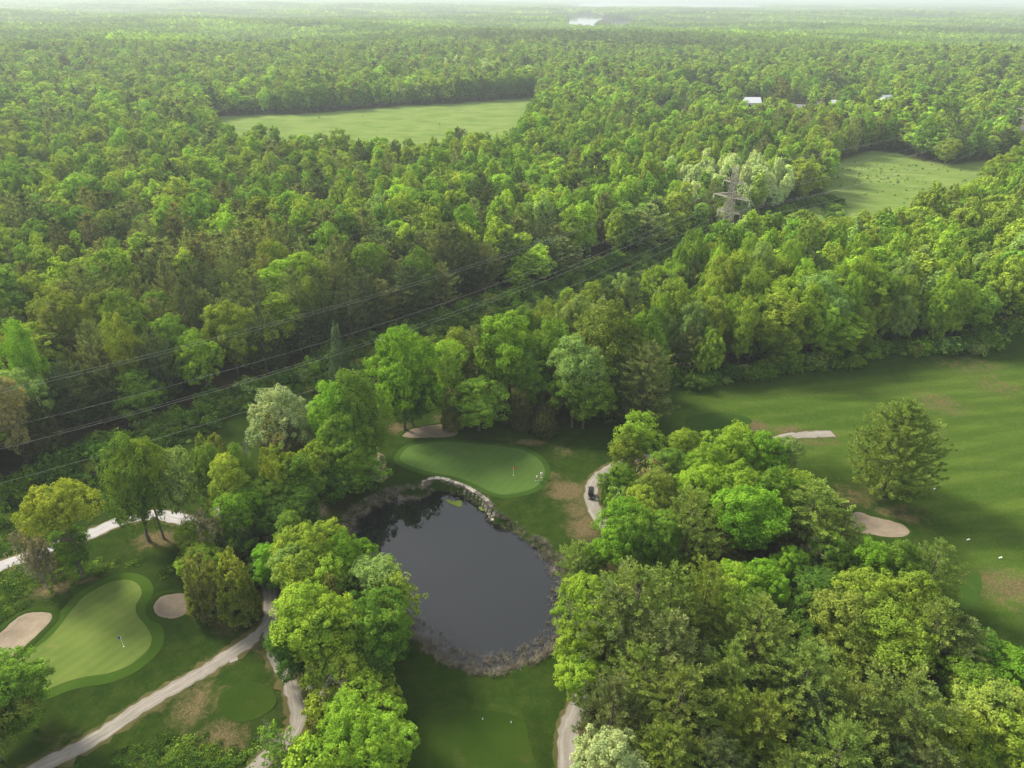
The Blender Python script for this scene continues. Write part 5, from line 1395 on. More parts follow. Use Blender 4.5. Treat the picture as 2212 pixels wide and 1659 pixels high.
# tall weeds and flowers
weed_ms = [shrub_mesh(720 + i, 0.7, 0.55, 10, 12, 0.10) for i in range(3)]
WE = [((490, 1645), 8, 2.5, 150), ((380, 1640), 7, 3, 160), ((160, 1235), 8, 2.2, 200), ((60, 1240), 9, 4, 420), ((0, 1330), 8, 4, 200), ((1120, 1175), 2, 1.5, 20), ((1010, 800), 8, 8, 240), ((30, 1160), 10, 5, 300), ((280, 1245), 6, 2, 120)]
wx, wy = [], []
for (q, a, b, n) in WE:
    c = P(*q); wx.append(c[0] + rng.normal(0, a * 0.5, n)); wy.append(c[1] + rng.normal(0, b * 0.5, n))
wx, wy = np.concatenate(wx), np.concatenate(wy)
ok = np.ones(len(wx), bool)
for pth, w in ((PATH_MAIN, 2.3), (PATH_UP, 2.6), (PATH_LOOP, 2.3)):
    ok &= np.sqrt(((wx[:, None] - pth[None, :, 0]) ** 2 + (wy[:, None] - pth[None, :, 1]) ** 2).min(1)) > w
ok &= sdist(GREEN_B, wx, wy, 6) > 3
for poly, _ in BUNKERS: ok &= sdist(poly, wx, wy, 6) > 1.5
wx, wy = wx[ok], wy[ok]
wt = np.array([TINT['deep'], TINT['green'], TINT['gold']])[rng.choice(3, len(wx), p=[.5, .38, .12])] * 0.75
ws = 0.4 + 0.8 * rng.random(len(wx))
instance_stuff('weeds', 'tall weeds and flowering tufts in the unmown rough', weed_ms, np.column_stack([wx, wy, ground_z(wx, wy) - 0.05]), rng.integers(0, 3, len(wx)), rotz(len(wx)), np.column_stack([ws * 1.1, ws * 1.1, ws * 0.6]), jit_tint(wt, 0.25))

# shrubs scattered in the far meadow
mx, my = [], []
for (q, a, b, n) in [((1880, 385), 45, 16, 150), ((1960, 430), 20, 8, 6), ((1900, 360), 60, 10, 60), ((800, 262), 60, 30, 14)]:
    c = P(*q); mx.append(c[0] + rng.normal(0, a * 0.5, n)); my.append(c[1] + rng.normal(0, b, n))
mx, my = np.concatenate(mx), np.concatenate(my)
instance_stuff('meadow_shrubs', 'grey-green scrub dotted over the far meadow', shr, np.column_stack([mx, my, ground_z(mx, my) - 0.1]), rng.integers(0, 3, len(mx)), rotz(len(mx)), np.ones((len(mx), 3)) * (0.15 + 0.4 * rng.random((len(mx), 1)) ** 2), jit_tint(np.tile(TINT['pale'], (len(mx), 1)) * 0.9, 0.15))

# trees that edge the far fields and the hamlet, each its own
FR = 'trees edging the far fields'
def F_(kind, px, py, H, R, tint, label, base=True):
    c = P(px, py) if base else P(px, py, H)
    return put_tree(kind, c[0], c[1], H, R, tint, label, FR)
F_('round', 630, 243, 24, 9.5, 'green', 'huge round tree on the near side of the field hedge')
for k, (px, w) in enumerate([(672, 'first'), (703, 'second'), (735, 'third')]):
    F_('round', px, 241 - k * 3, 23, 8, 'green', f'{w} of three large trees right of the huge round field tree')
for k, (px, w) in enumerate([(780, 'first'), (808, 'second'), (834, 'third'), (856, 'fourth'), (886, 'fifth'), (912, 'sixth'), (934, 'seventh')]):
    F_('tall', px, 230 - k * 1.2, [19, 17, 16, 14, 19, 18, 19][k], [5, 5, 5, 4.5, 6, 4, 3.6][k], 'green' if k != 6 else 'lime', f'{w} tree of the spaced row along the top of the far field')
for k in range(9):
    F_('round', 960 + k * 23, 221 - k * 0.9, 21, 7.5, 'deep', f'{ORD[k]} deep green tree of the closed row at the right of the far field')
F_('round', 2038, 358, 17, 7.5, 'gold', 'leaning round tree on the far meadow under the wires')
F_('round', 1940, 318, 24, 8.5, 'green', 'large dark green tree at the back of the right meadow')
F_('round', 1995, 322, 22, 7.0, 'vivid', 'bright green tree at the back of the right meadow')
F_('round', 2090, 330, 16, 6.0, 'green', 'smaller green tree at the right back of the meadow')
F_('round', 2150, 415, 20, 9.0, 'gold', 'bulky yellow-green tree at the right corner of the meadow')
F_('round', 2195, 395, 19, 8.0, 'lime', 'lime tree at the right frame edge beside the meadow')
F_('pine', 818, 322, 20, 4, 'pinedark', 'left one of two dark pines standing before the far field', False)
F_('pine', 848, 308, 22, 5, 'pinedark', 'right one of two dark pines standing before the far field', False)
F_('round', 1478, 227, 15, 5, 'green', 'round tree in the small clearing')
F_('tall', 1515, 224, 14, 3.4, 'green', 'slim tree in the small clearing')
F_('round', 1452, 262, 20, 7, 'green', 'green tree left of the small field corner')
F_('round', 1520, 300, 17, 8, 'deep', 'broad deep green tree before the white barn')
F_('round', 1568, 290, 13, 6, 'deep', 'deep green tree left of the white barn')
F_('round', 1640, 262, 8, 5.0, 'deep', 'deep green tree covering the white barn wall')
F_('round', 1560, 256, 16, 6, 'green', 'green tree behind the left end of the white barn')
F_('round', 1675, 250, 18, 9, 'brown', 'large brownish purple tree behind the white barn')
F_('round', 1690, 275, 17, 5, 'lime', 'lime tree right of the white barn')
F_('round', 1745, 262, 14, 5, 'green', 'green tree beside the low grey roof')
F_('tall', 1782, 240, 13, 3.2, 'green', 'slim green tree beside the pale house')
F_('round', 1770, 225, 16, 5.5, 'brown', 'dark red brown tree in the hamlet')
F_('round', 1816, 245, 22, 7, 'green', 'tall green tree right of the pale house')
F_('round', 1865, 258, 17, 8, 'gold', 'broad yellow-green tree before the far white barn')
F_('round', 1735, 222, 18, 7, 'green', 'green tree behind the brick house')
F_('cedar', 1945, 640, 14, 3, 'brown', 'small dark conifer inside the right wood', False)
F_('spruce', 720, 682, 20, 3.0, 'blue', 'blue-green pointed spruce at the edge of the left wood', False)

# ------------------------------------------------------------------ pylon and wires
def A_(cx, cy): return ((2600 + cx / 5.93) * 0.576, (620 + cy / 5.93) * 0.576)
ZL, ZM, ZT, ZTOP = 20.0, 25.9, 31.8, 37.5
base = P(*A_(800, 1040), ZL)
a = P(*A_(450, 630), ZM); b = P(*A_(1250, 800), ZM)
adir = (b - a) / np.linalg.norm(b - a)          # along the cross arms, left tip to right tip
odir = np.array([-adir[1], adir[0]])
HALF = {ZT: 4.6, ZM: 8.0, ZL: 5.0}
def pylon(name, base, adir, label, half=HALF, top=ZTOP):
    odir = np.array([-adir[1], adir[0]])
    root = empty(name, (base[0], base[1], gz(*base)), 0)
    tag(root, label, 'pylon', 'steel lattice pylons of the power line')
    A3 = Vector((adir[0], adir[1], 0)); O3 = Vector((odir[0], odir[1], 0))
    def w(z):
        return float(np.interp(z, [0, 16, 20, 32, top], [4.3, 1.5, 1.25, 0.95, 0.8]))
    lv = [0, 4.5, 8.5, 12, 15, 17.5, 20, 22, 24, 25.9, 27.9, 29.9, 31.8, 34.5, top]
    def cor(z, i):
        s = [(-1, -1), (1, -1), (1, 1), (-1, 1)][i]; k = w(z)
        return A3 * (s[0] * k) + O3 * (s[1] * k) + Vector((0, 0, z))
    for i in range(4):
        m = MB()
        for z0, z1 in zip(lv, lv[1:]): m.bar(cor(z0, i), cor(z1, i), 0.13, n=4)
        m.build('leg', M['steel'], root)
    m = MB()
    for z0, z1 in zip(lv, lv[1:]):
        for i in range(4):
            j = (i + 1) % 4
            m.bar(cor(z0, i), cor(z1, j), 0.07, n=4); m.bar(cor(z0, j), cor(z1, i), 0.07, n=4); m.bar(cor(z1, i), cor(z1, j), 0.06, n=4)
    m.build('lattice_bracing', M['steel'], root)
    tips = []
    for z in (ZT, ZM, ZL):
        for s in (-1, 1):
            tip = A3 * (s * half[z]) + Vector((0, 0, z))
            k = w(z); m = MB()
            c1 = A3 * (s * k) + O3 * k + Vector((0, 0, z)); c2 = A3 * (s * k) - O3 * k + Vector((0, 0, z))
            u1 = c1 + Vector((0, 0, 1.7)); u2 = c2 + Vector((0, 0, 1.7))
            for q in (c1, c2): m.bar(q, tip, 0.14, n=4)
            for q in (u1, u2): m.bar(q, tip, 0.07, n=4)
            for f, g in ((0.15, 0.4), (0.4, 0.65), (0.65, 0.85)):
                m.bar(c1.lerp(tip, f), c2.lerp(tip, g), 0.05, n=4); m.bar(c2.lerp(tip, f), c1.lerp(tip, g), 0.05, n=4)
                m.bar(c1.lerp(tip, g), u1.lerp(tip, f), 0.05, n=4); m.bar(c2.lerp(tip, g), u2.lerp(tip, f), 0.05, n=4)
            m.build('cross_arm', M['steel'], root)
            m = MB(); bot = tip - Vector((0, 0, 2.3)); m.bar(tip, bot, 0.05)
            for q in range(11): m.bar(tip - Vector((0, 0, 0.3 + q * 0.17)), tip - Vector((0, 0, 0.39 + q * 0.17)), 0.16, 0.11, 8)
            m.build('insulator', M['glass_ins'], root)
            tips.append(bot)
    for s in (-1, 1): tips.append(A3 * (s * w(top)) + Vector((0, 0, top)))
    return root, tips
t0, tips0 = pylon('pylon', base, adir, 'tall steel lattice pylon with six cross arms rising before the silvery trees')
# the line's next pylons: one at the right frame edge, one out of the frame to the left
pr = P(2195, 322); pl = base - odir * 0.0
d_ = (P(-570, 1245) - base); d_ /= np.linalg.norm(d_)
pl = base + d_ * 343.0
rd_ = (pr - base) / np.linalg.norm(pr - base); radir = np.array([rd_[1], -rd_[0]])
tr_, tipsR = pylon('pylon', pr, radir if radir @ adir > 0 else -radir, 'steel lattice pylon at the right frame edge beyond the meadow')
ladir = np.array([-d_[1], d_[0]]); ladir = ladir if ladir @ adir > 0 else -ladir
zl = gz(*base) - 8.2; z0b = gz(*base); zr = gz(*pr)
tipsL = [Vector((ladir[0] * t.dot(Vector((adir[0], adir[1], 0))), ladir[1] * t.dot(Vector((adir[0], adir[1], 0))), t.z)) for t in tips0]
WN = ['top left', 'top right', 'middle left', 'middle right', 'bottom left', 'bottom right', 'left earth', 'right earth']
def wire(a, b, sag, r):
    pts = []
    for k in range(29):
        t = k / 28; p = a.lerp(b, t); p.z -= 4 * sag * t * (1 - t); pts.append(p)
    cu = MB(); cu.tube(pts, [r] * 29, 5); return cu
B0 = Vector((base[0], base[1], z0b)); BL = Vector((pl[0], pl[1], zl)); BR = Vector((pr[0], pr[1], zr))
for k in range(8):
    thick = 0.022 if k < 6 else 0.018
    o = wire(B0 + tips0[k], BL + tipsL[k], 14.2 if k < 6 else 11, thick).build('power_cable', M['wire'])
    tag(o, f'{WN[k]} wire sagging from the pylon towards the lower left', 'power cable', 'power line wires')
    o = wire(B0 + tips0[k], BR + tipsR[k], 8 if k < 6 else 6, thick).build('power_cable', M['wire'])
    tag(o, f'{WN[k]} wire running from the pylon to the right frame edge', 'power cable', 'power line wires')

# ------------------------------------------------------------------ dry stone wall of the pond
seg = np.r_[0, np.cumsum(np.linalg.norm(np.diff(WALL_LINE, axis=0), axis=1))]; WL_ = seg[-1]
wallr = empty('stone_wall', (WALL_LINE[0][0], WALL_LINE[0][1], 0))
tag(wallr, 'curved dry stone retaining wall holding the green above the pond', 'stone wall')
def at_wall(s):
    p = np.array([np.interp(s, seg, WALL_LINE[:, 0]), np.interp(s, seg, WALL_LINE[:, 1])]); q = np.array([np.interp(s + 0.3, seg, WALL_LINE[:, 0]), np.interp(s + 0.3, seg, WALL_LINE[:, 1])])
    t = (q - p) / (np.linalg.norm(q - p) + 1e-9); return p, t
def stone_mesh(seed):
    random.seed(seed); m = MB(); m.box((0, 0, 0), (1, 1, 1), bevel=0.0)
    for vtx in m.bm.verts: vtx.co += Vector((random.uniform(-.09, .09), random.uniform(-.09, .09), random.uniform(-.09, .09)))
    bmesh.ops.bevel(m.bm, geom=list(m.bm.edges), offset=0.07, segments=1, affect='EDGES')
    return m.mesh('stone', M['stone'] if seed % 4 else M['stone_pale'])
SM = [stone_mesh(i) for i in range(8)]; random.seed(5)
cz = pc = POND.mean(0)
course_h = 0.27
nst = 0
for ci in range(7):
    s = random.uniform(0, 0.4)
    while s < WL_ - 0.2:
        L = random.uniform(0.55, 1.25) * (1.15 if ci == 6 else 1)
        p, t = at_wall(s + L / 2); nrm = np.array([-t[1], t[0]])
        if (pc - p) @ nrm < 0: nrm = -nrm
        f = (s + L / 2) / WL_
        top_z = WALL_TOP + 0.18 - 1.3 * max(0, f - 0.86) / 0.14 - 0.7 * max(0, 0.1 - f) / 0.1
        z = top_z - (6 - ci) * course_h
        if z > WATER_Z - 0.4:
            off = -0.15 + (6 - ci) * 0.10 + random.uniform(-0.07, 0.07)
            o = mesh_obj('stone', SM[random.randrange(8)] if ci < 6 else SM[4 * random.randrange(2)] if random.random() < 0.5 else SM[random.randrange(8)], wallr)
            q = p + nrm * off - WALL_LINE[0]
            o.location = (q[0], q[1], z - course_h / 2)
            o.rotation_euler = (random.uniform(-.06, .06), random.uniform(-.06, .06), math.atan2(t[1], t[0]) + random.uniform(-.08, .08))
            o.scale = (L * 0.97, random.uniform(0.7, 1.0), course_h * (0.93 if ci < 6 else 0.8)); nst += 1
        s += L
# rubble behind the courses so the joints are not hollow
m = MB()
for s in np.arange(0.2, WL_ - 0.3, 0.8):
    p, t = at_wall(s); nrm = np.array([-t[1], t[0]]);
    if (pc - p) @ nrm < 0: nrm = -nrm
    f = s / WL_; h = 1.6 - 1.2 * max(0, f - 0.86) / 0.14 - 0.6 * max(0, 0.1 - f) / 0.1
    q = p - nrm * 0.25 - WALL_LINE[0]
    m.box((q[0], q[1], WALL_TOP - h / 2 - 0.08), (0.95, 0.5, h), rz=math.atan2(t[1], t[0]))
m.build('rubble_core', M['ground'] if False else M['stone'], wallr)
def boulder(x, y, z, s, label, mat='stone_pale', seed=1):
    m = MB(); bmesh.ops.create_icosphere(m.bm, subdivisions=2, radius=1)
    random.seed(seed)
    for vtx in m.bm.verts:
        vtx.co *= 1 + 0.28 * mnoise.noise(vtx.co * 1.3 + Vector((seed, 0, 0))); vtx.co.z *= 0.62
    me = m.mesh('boulder', M[mat]); o = mesh_obj('boulder', me, None, (x, y, z)); o.scale = (s, s * 0.75, s); o.rotation_euler.z = seed
    return tag(o, label, 'boulder', 'pale boulders at the wall ends')
for k, (cx, cy, s, lab) in enumerate([(562, 443, .5, 'larger pale boulder at the left end of the stone wall'), (556, 463, .45, 'lower pale boulder by the water at the left end of the wall'), (590, 430, .3, 'small pale stone atop the left end of the wall')]):
    c = crop(*C4, [(cx, cy)])[0]; boulder(c[0], c[1], gz(*c) + 0.2, s, lab, seed=k + 1)
# pond weed mats and drowned branches
for pts, lab in (([(705, 540), (740, 548), (790, 545), (798, 565), (790, 582), (760, 575), (720, 560)], 'bright yellow-green weed mat floating below the stone wall'), ([(905, 585), (935, 572), (958, 580), (962, 600), (925, 605)], 'smaller yellow-green weed mat near the right end of the wall')):
    poly = smooth_closed(crop(*C4, pts, WATER_Z), 4)
    V, Fq = leaf_quads(np.column_stack([poly.mean(0) + (poly[rng.integers(0, len(poly), 900)] - poly.mean(0)) * np.sqrt(rng.random((900, 1))), WATER_Z + 0.03 + 0.04 * rng.random(900)]), np.tile([0, 0, 1.0], (900, 1)), 0.16, 0.8, rng, 0.15)
    tag(mesh_obj('pond_weed', raw_mesh('pond_weed', V, Fq, M['algae'])), lab, kind='stuff')
# submerged reed bed inside the wall's bay
for k, (cx, cy, H, R, lab) in enumerate([(600, 478, 1.2, 2.6, 'tangle of bleached branches at the water below the left end of the wall'), (400, 545, 1.2, 3.4, 'reddish fallen twigs in the dark upper end of the pond'), (1360, 985, 1.3, 2.2, 'bleached twigs leaning into the pond at the right bank')]):
    c = crop(*C4, [(cx, cy)], WATER_Z)[0]
    root = mesh_obj('fallen_branches', PRO['dead'][k % 2].trunk, None, (c[0], c[1], WATER_Z - 0.1)); root.scale = (R / 3.2 * 0.7, R / 3.2 * 0.7, H / 8); tag(root, lab, 'branches', 'fallen branches in the pond')

# ------------------------------------------------------------------ flags, people, golf cart, markers
def flag(x, y, mat, label, dirx):
    z = gz(x, y) + 0.05
    root = empty('flagstick', (x, y, z)); tag(root, label, 'flag', 'flags on the putting greens')
    m = MB(); m.bar((0, 0, 0), (0, 0, 2.3), 0.024, n=8); m.build('pole', M['white'], root)
    m = MB(); n = 8; vs = []
    for i in range(n + 1):
        xx = 0.02 + 0.52 * i / n * dirx; yy = 0.05 * math.sin(i * 0.9)
        vs.append([m.bm.verts.new((xx, yy, 2.26 - 0.05 * i / n)), m.bm.verts.new((xx, yy + 0.01, 1.86 - 0.10 * i / n)), ])
    for p_, q_ in zip(vs, vs[1:]): m.bm.faces.new((p_[0], q_[0], q_[1], p_[1]))
    bmesh.ops.solidify(m.bm, geom=m.bm.faces[:], thickness=0.012)
    m.build('flag_cloth', M[mat], root)
    m = MB(); m.bar((0, 0, -0.02), (0, 0, 0.012), 0.11, n=16); m.build('cup_rim', M['white'], root)
c = P(*((1900 + 120 / 4.74) * 0.576, (1700 + 430 / 4.74) * 0.576)); flag(c[0], c[1], 'red', 'white flagstick with a red flag on the upper green', 1)
c = P(270, 1404); flag(c[0], c[1], 'blue', 'white flagstick with a blue flag on the lower left green', -1)

def skin_body(name, joints, edges, radii, mat, parent):
    me = bpy.data.meshes.new(name); me.from_pydata([Vector(j) for j in joints], edges, []); me.materials.append(mat)
    o = mesh_obj(name, me, parent)
    md = o.modifiers.new('skin', 'SKIN'); md.use_smooth_shade = True
    for v_, r in zip(me.skin_vertices[0].data, radii): v_.radius = (r, r) if not isinstance(r, tuple) else r; v_.use_root = False
    me.skin_vertices[0].data[0].use_root = True
    sb = o.modifiers.new('sub', 'SUBSURF'); sb.levels = 1; sb.render_levels = 1
    return o
def person(x, y, rz, pose, label, shorts, club=None):
    root = empty('person', (x, y, gz(x, y) + 0.05), rz); tag(root, label, 'person', 'golfers on the upper green')
    st, ln = pose['stride'], pose['lean']
    sh = 1.45
    J = {'pelvis': (0, 0, .95), 'chest': (0, ln * .5, 1.25), 'neck': (0, ln * .9, 1.47), 'head': (0, ln * 1.15, 1.60), 'crown': (0, ln * 1.2, 1.73)}
    J['hipL'] = (-.10, 0, .88); J['kneeL'] = (-.11, st * .35 + .03, .5); J['ankL'] = (-.11, st * .55, .09); J['toeL'] = (-.12, st * .55 + .17, .04)
    J['hipR'] = (.10, 0, .88); J['kneeR'] = (.11, -st * .3 + .05, .5); J['ankR'] = (.11, -st * .6, .09); J['toeR'] = (.12, -st * .6 + .17, .04)
    for s, k in ((-1, 'L'), (1, 'R')):
        e, h = pose['el' + k], pose['ha' + k]
        J['sh' + k] = (s * .19, ln * .85, 1.42); J['el' + k] = e; J['ha' + k] = h
        d = (Vector(h) - Vector(e)).normalized(); J['fi' + k] = tuple(Vector(h) + d * .1)
    names = list(J); ix = {n: i for i, n in enumerate(names)}
    E = [('pelvis', 'chest'), ('chest', 'neck'), ('neck', 'head'), ('head', 'crown'), ('chest', 'shL'), ('chest', 'shR')]
    for k in 'LR': E += [('pelvis', 'hip' + k), ('hip' + k, 'knee' + k), ('knee' + k, 'ank' + k), ('ank' + k, 'toe' + k), ('sh' + k, 'el' + k), ('el' + k, 'ha' + k), ('ha' + k, 'fi' + k)]
    rad = dict(pelvis=.13, chest=.14, neck=.055, head=.095, crown=.07)
    for k in 'LR': rad.update({'hip' + k: .095, 'knee' + k: .062, 'ank' + k: .042, 'toe' + k: .035, 'sh' + k: .07, 'el' + k: .042, 'ha' + k: .032, 'fi' + k: .022})
    skin_body('body', [J[n] for n in names], [(ix[a_], ix[b_]) for a_, b_ in E], [rad[n] for n in names], M['skin'], root)
    def part(nm, ns, es, rd, mat):
        skin_body(nm, [J[n] if isinstance(n, str) else n for n in ns], es, rd, mat, root)
    ml = lambda a_, b_, f: tuple(Vector(J[a_]).lerp(Vector(J[b_]), f))
    part('shirt', ['pelvis', 'chest', ml('chest', 'neck', .7), 'shL', ml('shL', 'elL', .85), 'shR', ml('shR', 'elR', .85)], [(0, 1), (1, 2), (1, 3), (3, 4), (1, 5), (5, 6)], [.165, .175, .09, .105, .075, .105, .075], M['shirt'])
    part('shorts', [ml('pelvis', 'chest', .1), 'hipL', ml('hipL', 'kneeL', .9), 'hipR', ml('hipR', 'kneeR', .9)], [(0, 1), (1, 2), (0, 3), (3, 4)], [.17, .13, .105, .13, .105], M[shorts])
    m = MB(); bmesh.ops.create_uvsphere(m.bm, u_segments=14, v_segments=8, radius=.118)
    for v_ in list(m.bm.verts):
        if v_.co.z < -.02 and v_.co.y > -.03: m.bm.verts.remove(v_)
    hc = Vector(J['head']) + Vector((0, -.012, .07)); m.build('hair', M['hair'], root, True, hc)
    m = MB()
    for s in (-1, 1): m.box((s * .035, .092, .0), (.02, .012, .014))
    m.box((0, .103, -.035), (.022, .03, .035)); m.box((0, .09, -.07), (.045, .012, .01)); m.build('face', M['hair'], root, False, Vector(J['head']))
    for k in 'LR':
        m = MB(); a_ = Vector(J['ank' + k]); m.box((a_.x, a_.y + .07, .045), (.1, .29, .09), bevel=.02); m.build('shoe', M['white'], root)
        h = Vector(J['fi' + k]); e = Vector(J['ha' + k]); d = (h - e).normalized(); sd = d.cross(Vector((0, 1, 0.2))).normalized()
        m = MB()
        for q in range(4):
            o0 = e + d * .06 + sd * (q - 1.5) * .02; L = [.062, .075, .07, .055][q]
            m.tube([o0, o0 + d * L * .6, o0 + d * L + d.cross(sd) * .02], [.010, .009, .007], 5)
        m.tube([e + sd * .03, e + sd * .06 + d * .04, e + sd * .055 + d * .075], [.012, .010, .008], 5)
        m.build('fingers', M['skin'], root)
    if club:
        m = MB(); m.bar(J['haR'], club, .012, n=6); cl = Vector(club); m.box(cl, (.03, .11, .04)); m.build('putter', M['chrome'], root)
c = P(*((1900 + 615 / 4.74) * 0.576, (1700 + 468 / 4.74) * 0.576))
person(c[0], c[1], R_(200), dict(stride=.05, lean=.04, elL=(-.26, .10, 1.2), haL=(-.12, .28, 1.30), elR=(.27, .08, 1.18), haR=(.18, .3, 1.2)), 'golfer in a white shirt and pale shorts standing at the green edge', 'shorts_pale')
c = P(*((1900 + 540 / 4.74) * 0.576, (1700 + 530 / 4.74) * 0.576))
person(c[0], c[1], R_(75), dict(stride=.42, lean=.10, elL=(-.25, -.1, 1.16), haL=(-.24, .08, .96), elR=(.25, .16, 1.16), haR=(.26, .33, 1.0)), 'golfer in a white shirt and dark shorts walking with a putter', 'shorts_grey', (.35, .9, .05))

def golf_cart(x, y, rz):
    root = empty('golf_cart', (x, y, gz(x, y) + 0.1), rz); tag(root, 'black golf cart with a roof parked on the curved tan path', 'golf cart')
    m = MB(); m.box((0, 0, .42), (1.12, 2.1, .16), bevel=.04); m.box((0, -.55, .62), (1.16, .75, .34), bevel=.06); m.box((0, -1.02, .58), (1.12, .35, .3), bevel=.06)
    m.build('body', M['black'], root)
    m = MB(); m.box((0, .98, .66), (1.14, .62, .42), taper=.8, bevel=.07); m.box((0, .68, .92), (1.02, .12, .26), bevel=.04); m.build('front_cowl', M['black'], root)
    for s in (-1, 1):
        m = MB(); m.box((s * .53, .98, .52), (.14, .62, .2), bevel=.05); m.build('fender', M['chrome'] if s > 0 else M['black'], root)  # bright metal on one fender only: a highlight put into its colour
        m = MB(); m.box((s * .36, 1.29, .66), (.2, .05, .1), bevel=.02); m.build('headlight', M['white'], root)
        for yy, nm in ((.92, 'wheel'), (-.78, 'wheel')):
            w = empty(nm, (s * .5, yy, .23), 0, root)
            m = MB(); m.bar((-.09, 0, 0), (.09, 0, 0), .23, n=18); m.build('tyre', M['tyre'], w)
            m = MB(); m.bar((-.1, 0, 0), (.1, 0, 0), .12, n=12); m.build('rim', M['chrome'], w)
        m = MB(); m.bar((s * .5, .72, .75), (s * .52, .5, 1.86), .022); m.build('roof_post', M['black'], root)
        m = MB(); m.bar((s * .5, -.8, .75), (s * .52, -.75, 1.86), .022); m.build('roof_post', M['black'], root)
        m = MB(); m.bar((s * .5, -.5, .98), (s * .5, -.12, .98), .02); m.bar((s * .5, -.12, .98), (s * .5, -.1, .8), .02); m.build('hip_rail', M['chrome'], root)
    m = MB(); m.box((0, -.35, .86), (1.05, .5, .14), bevel=.04); m.build('seat', M['black_seat'], root)
    m = MB(); m.box((0, -.62, 1.14), (1.02, .12, .45), rx=-.12, bevel=.04); m.build('backrest', M['black_seat'], root)
    m = MB(); m.box((0, -.15, 1.9), (1.22, 1.75, .07), taper=.93, bevel=.03); m.build('roof', M['black'], root)
    m = MB(); m.box((0, .6, 1.35), (1.0, .015, .85), rx=.2); m.build('windscreen', M['glass_clear'], root)
    m = MB(); m.bar((-.25, .6, .9), (-.25, .32, 1.08), .02); bmesh.ops.create_cone(m.bm, cap_ends=True, segments=16, radius1=.17, radius2=.17, depth=.03, matrix=Matrix.Translation((-.25, .3, 1.09)) @ Matrix.Rotation(.9, 4, 'X')); m.build('steering_wheel', M['black_seat'], root)
    m = MB(); m.box((0, -1.12, .85), (.95, .3, .25), bevel=.03); m.build('bag_well', M['black_seat'], root)
    return root
gg = G('clear_windscreen'); bs = gg.pbr((0.9, 0.95, 0.95), 0.05); bs.inputs['Transmission Weight'].default_value = 0.95; bs.inputs['IOR'].default_value = 1.05; M['glass_clear'] = gg.m
c = P(*((1900 + 1497 / 4.74) * 0.576, (1700 + 790 / 4.74) * 0.576)); golf_cart(c[0], c[1] + .2, R_(178))

MK = 'white tee markers on the right fairway'
for px, py, lab in ((2091, 1167, 'white tee marker in the fairway right of the copse corner'), (2160, 1207, 'white tee marker nearer the right edge'), (2020, 1055, 'tiny white marker right of the lone pine')):
    c = P(px, py); m = MB(); m.box((0, 0, .28), (.75, .22, .07), bevel=.02)
    root = empty('tee_marker', (c[0], c[1], gz(*c)), .3); tag(root, lab, 'marker', MK)
    m.build('board', M['white'], root)
    for s in (-1, 1): m = MB(); m.bar((s * .3, 0, -.05), (s * .3, 0, .26), .035); m.build('leg', M['white'], root)
for k, (px, py, lab) in enumerate(((1500 + 763 / 2.458, 2400 + 767 / 2.458, 'left white peg on the bottom tee'), (1500 + 1024 / 2.458, 2400 + 796 / 2.458, 'right white peg on the bottom tee'))):
    c = P(px * .576, py * .576); m = MB(); m.bar((0, 0, -.05), (0, 0, .3), .07, .07, 10); m.bar((0, 0, .3), (0, 0, .36), .07, .03, 10)
    o = m.build('tee_peg', M['white'], None, False, (c[0], c[1], gz(*c) + .03)); tag(o, lab, 'marker', 'pegs on the bottom tee')
c = P(557.6, 1345); root = empty('sign_board', (c[0], c[1], gz(*c)), .6); tag(root, 'small white notice board beside the path bend', 'sign')
m = MB(); m.box((0, 0, .75), (.5, .05, .4)); m.build('board', M['white'], root); m = MB(); m.bar((0, .03, -.1), (0, .03, .7), .03); m.build('post', M['wood'], root)
c = crop(*C5, [(1386, 597)])[0]; m = MB(); m.box((0, 0, .02), (1.3, .8, .1), bevel=.03); o = m.build('stone_slab', M['gravel_tan'], None, False, (c[0], c[1], gz(*c) + .03)); o.rotation_euler.z = .5; tag(o, 'pale slab set in the grass beside the main path', 'slab')

# ------------------------------------------------------------------ hamlet houses
HM = 'houses of the far hamlet'
def house(px, py, w, d, h, rh, rz, wall, roof, label, name='house', wins=3):
    c = P(px, py); z = gz(*c) - .3
    root = empty(name, (c[0], c[1], z), rz); tag(root, label, 'barn' if name == 'barn' else 'house', HM)
    m = MB(); m.box((0, 0, h / 2), (w, d, h))
    v = [m.bm.verts.new(q) for q in ((-w / 2, -d / 2, h), (-w / 2, d / 2, h), (-w / 2, 0, h + rh), (w / 2, -d / 2, h), (w / 2, d / 2, h), (w / 2, 0, h + rh))]
    m.bm.faces.new((v[0], v[1], v[2])); m.bm.faces.new((v[3], v[5], v[4])); m.build('wall', wall, root)
    for s in (-1, 1):
        m = MB(); L = math.hypot(d / 2 + .6, rh * (1 + 1.2 / d)); a_ = math.atan2(rh, d / 2)
        m.box((0, s * (d / 4 + .25), h + rh / 2 - .1 + .12), (w + .9, L, .18), rx=-s * a_); m.build('roof', roof, root)
    for k in range(wins):
        xx = -w / 2 + w * (k + .5) / wins
        for s in (-1, 1):
            f = empty('window', (xx, s * (d / 2 + .02), h * .55), 0, root)
            m = MB(); m.box((0, 0, 0), (1.3, .08, 1.4)); m.build('frame', M['white'], f); m = MB(); m.box((0, s * .03, 0), (1.05, .07, 1.15)); m.build('pane', M['dark'], f)
    if name == 'barn':
        m = MB(); m.box((-w / 2 - .05, 0, h * .36), (.12, d * .35, h * .7)); m.build('door', M['wood'], root)
    else:
        m = MB(); m.box((w * .2, .6, h + rh), (.8, .8, 1.8)); m.build('chimney', M['brick'], root)
        m = MB(); m.box((0, -d / 2 - .04, 1.1), (1.0, .1, 2.1)); m.build('door', M['wood'], root)
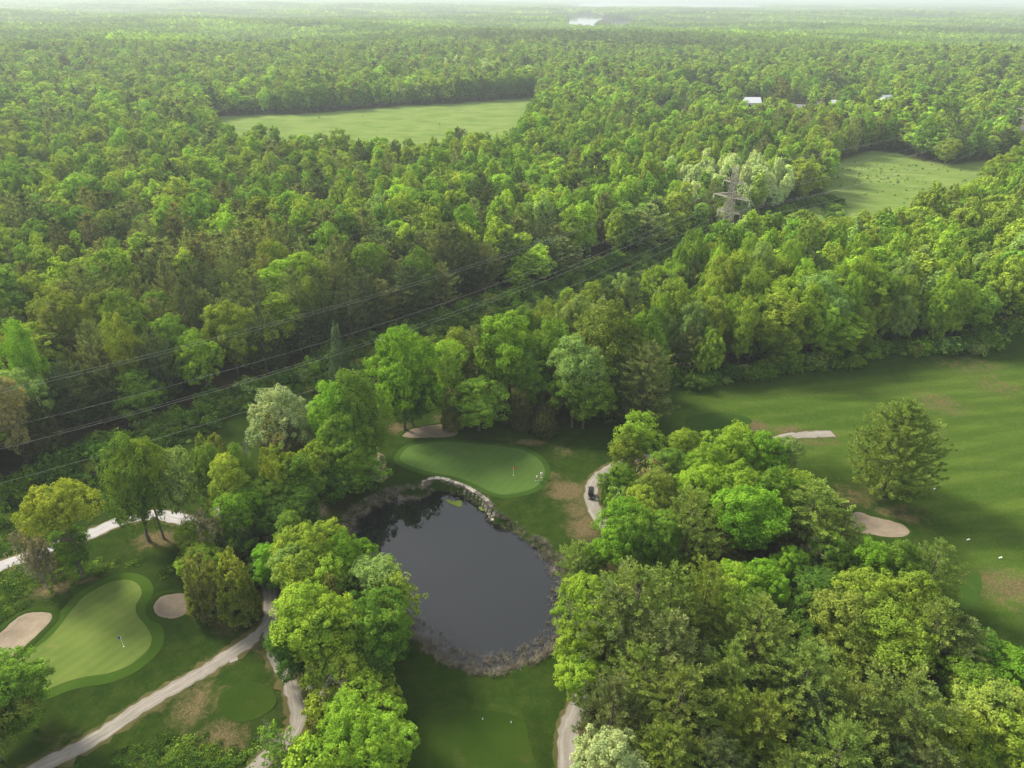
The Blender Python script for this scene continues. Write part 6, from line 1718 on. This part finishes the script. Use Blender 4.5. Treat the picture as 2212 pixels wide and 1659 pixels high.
house(1618, 246, 16, 10, 9, 4.0, .05, M['white'], M['roof_white'], 'white barn with a pale metal roof behind dark trees', 'barn', 4)
house(1908, 238, 11, 8, 8, 3.5, .5, M['white'], M['roof_white'], 'far white barn with a white roof at the right of the hamlet', 'barn', 2)
house(1766, 243, 13, 9, 5, 3.5, .9, M['white'], M['roof_brown'], 'white house with a brown shingle roof')
house(1800, 238, 12, 8, 4.5, 2.5, .4, M['white'], M['roof_white'], 'low white outbuilding right of the brown roofed house')
house(1724, 248, 12, 9, 4, 3, -.3, M['white'], M['roof_grey'], 'house with a grey roof half hidden by trees')
house(1722, 214, 10, 8, 7, 3, .3, M['brick'], M['roof_brown'], 'red brick house at the back of the hamlet')
house(1808, 222, 11, 8, 5, 3, .2, M['brick'], M['roof_brown'], 'pinkish brick house behind the tall green tree')
house(1545, 212, 16, 9, 4, 3, .1, M['white'], M['roof_white'], 'pale farm shed beyond the small clearing')
house(2203, 300, 14, 9, 5, 3, .3, M['white'], M['roof_grey'], 'pale house cut by the right frame edge')
for px, py, lab in ((1740, 233, 'utility pole in the middle of the hamlet'), (1832, 240, 'utility pole behind the yellow-green tree'), (1811, 249, 'short utility pole beside the white outbuilding')):
    c = P(px, py); root = empty('utility_pole', (c[0], c[1], gz(*c)), .2); tag(root, lab, 'utility pole', 'utility poles of the hamlet')
    m = MB(); m.bar((0, 0, 0), (0, 0, 17), .25, .17, 8); m.build('pole', M['wood'], root); m = MB(); m.box((0, 0, 16), (3.2, .18, .2)); m.build('cross_arm', M['wood'], root)

# ------------------------------------------------------------------ haze
gh = G('haze_air'); vp = gh.node('ShaderNodeVolumePrincipled'); vp.inputs['Color'].default_value = (0.60, 0.67, 0.72, 1); vp.inputs['Density'].default_value = HAZE_DENSITY
vp.inputs['Anisotropy'].default_value = 0.2
gh.l.new(vp.outputs[0], gh.out.inputs['Volume'])
m = MB(); m.box((0, 16000, (112 - 40) / 2), (60000, 37000, 112 + 40)); hz = m.build('haze', gh.m); tag(hz, 'pale summer haze over the forest', kind='stuff')
print('objects', len(bpy.data.objects), 'stones', nst)
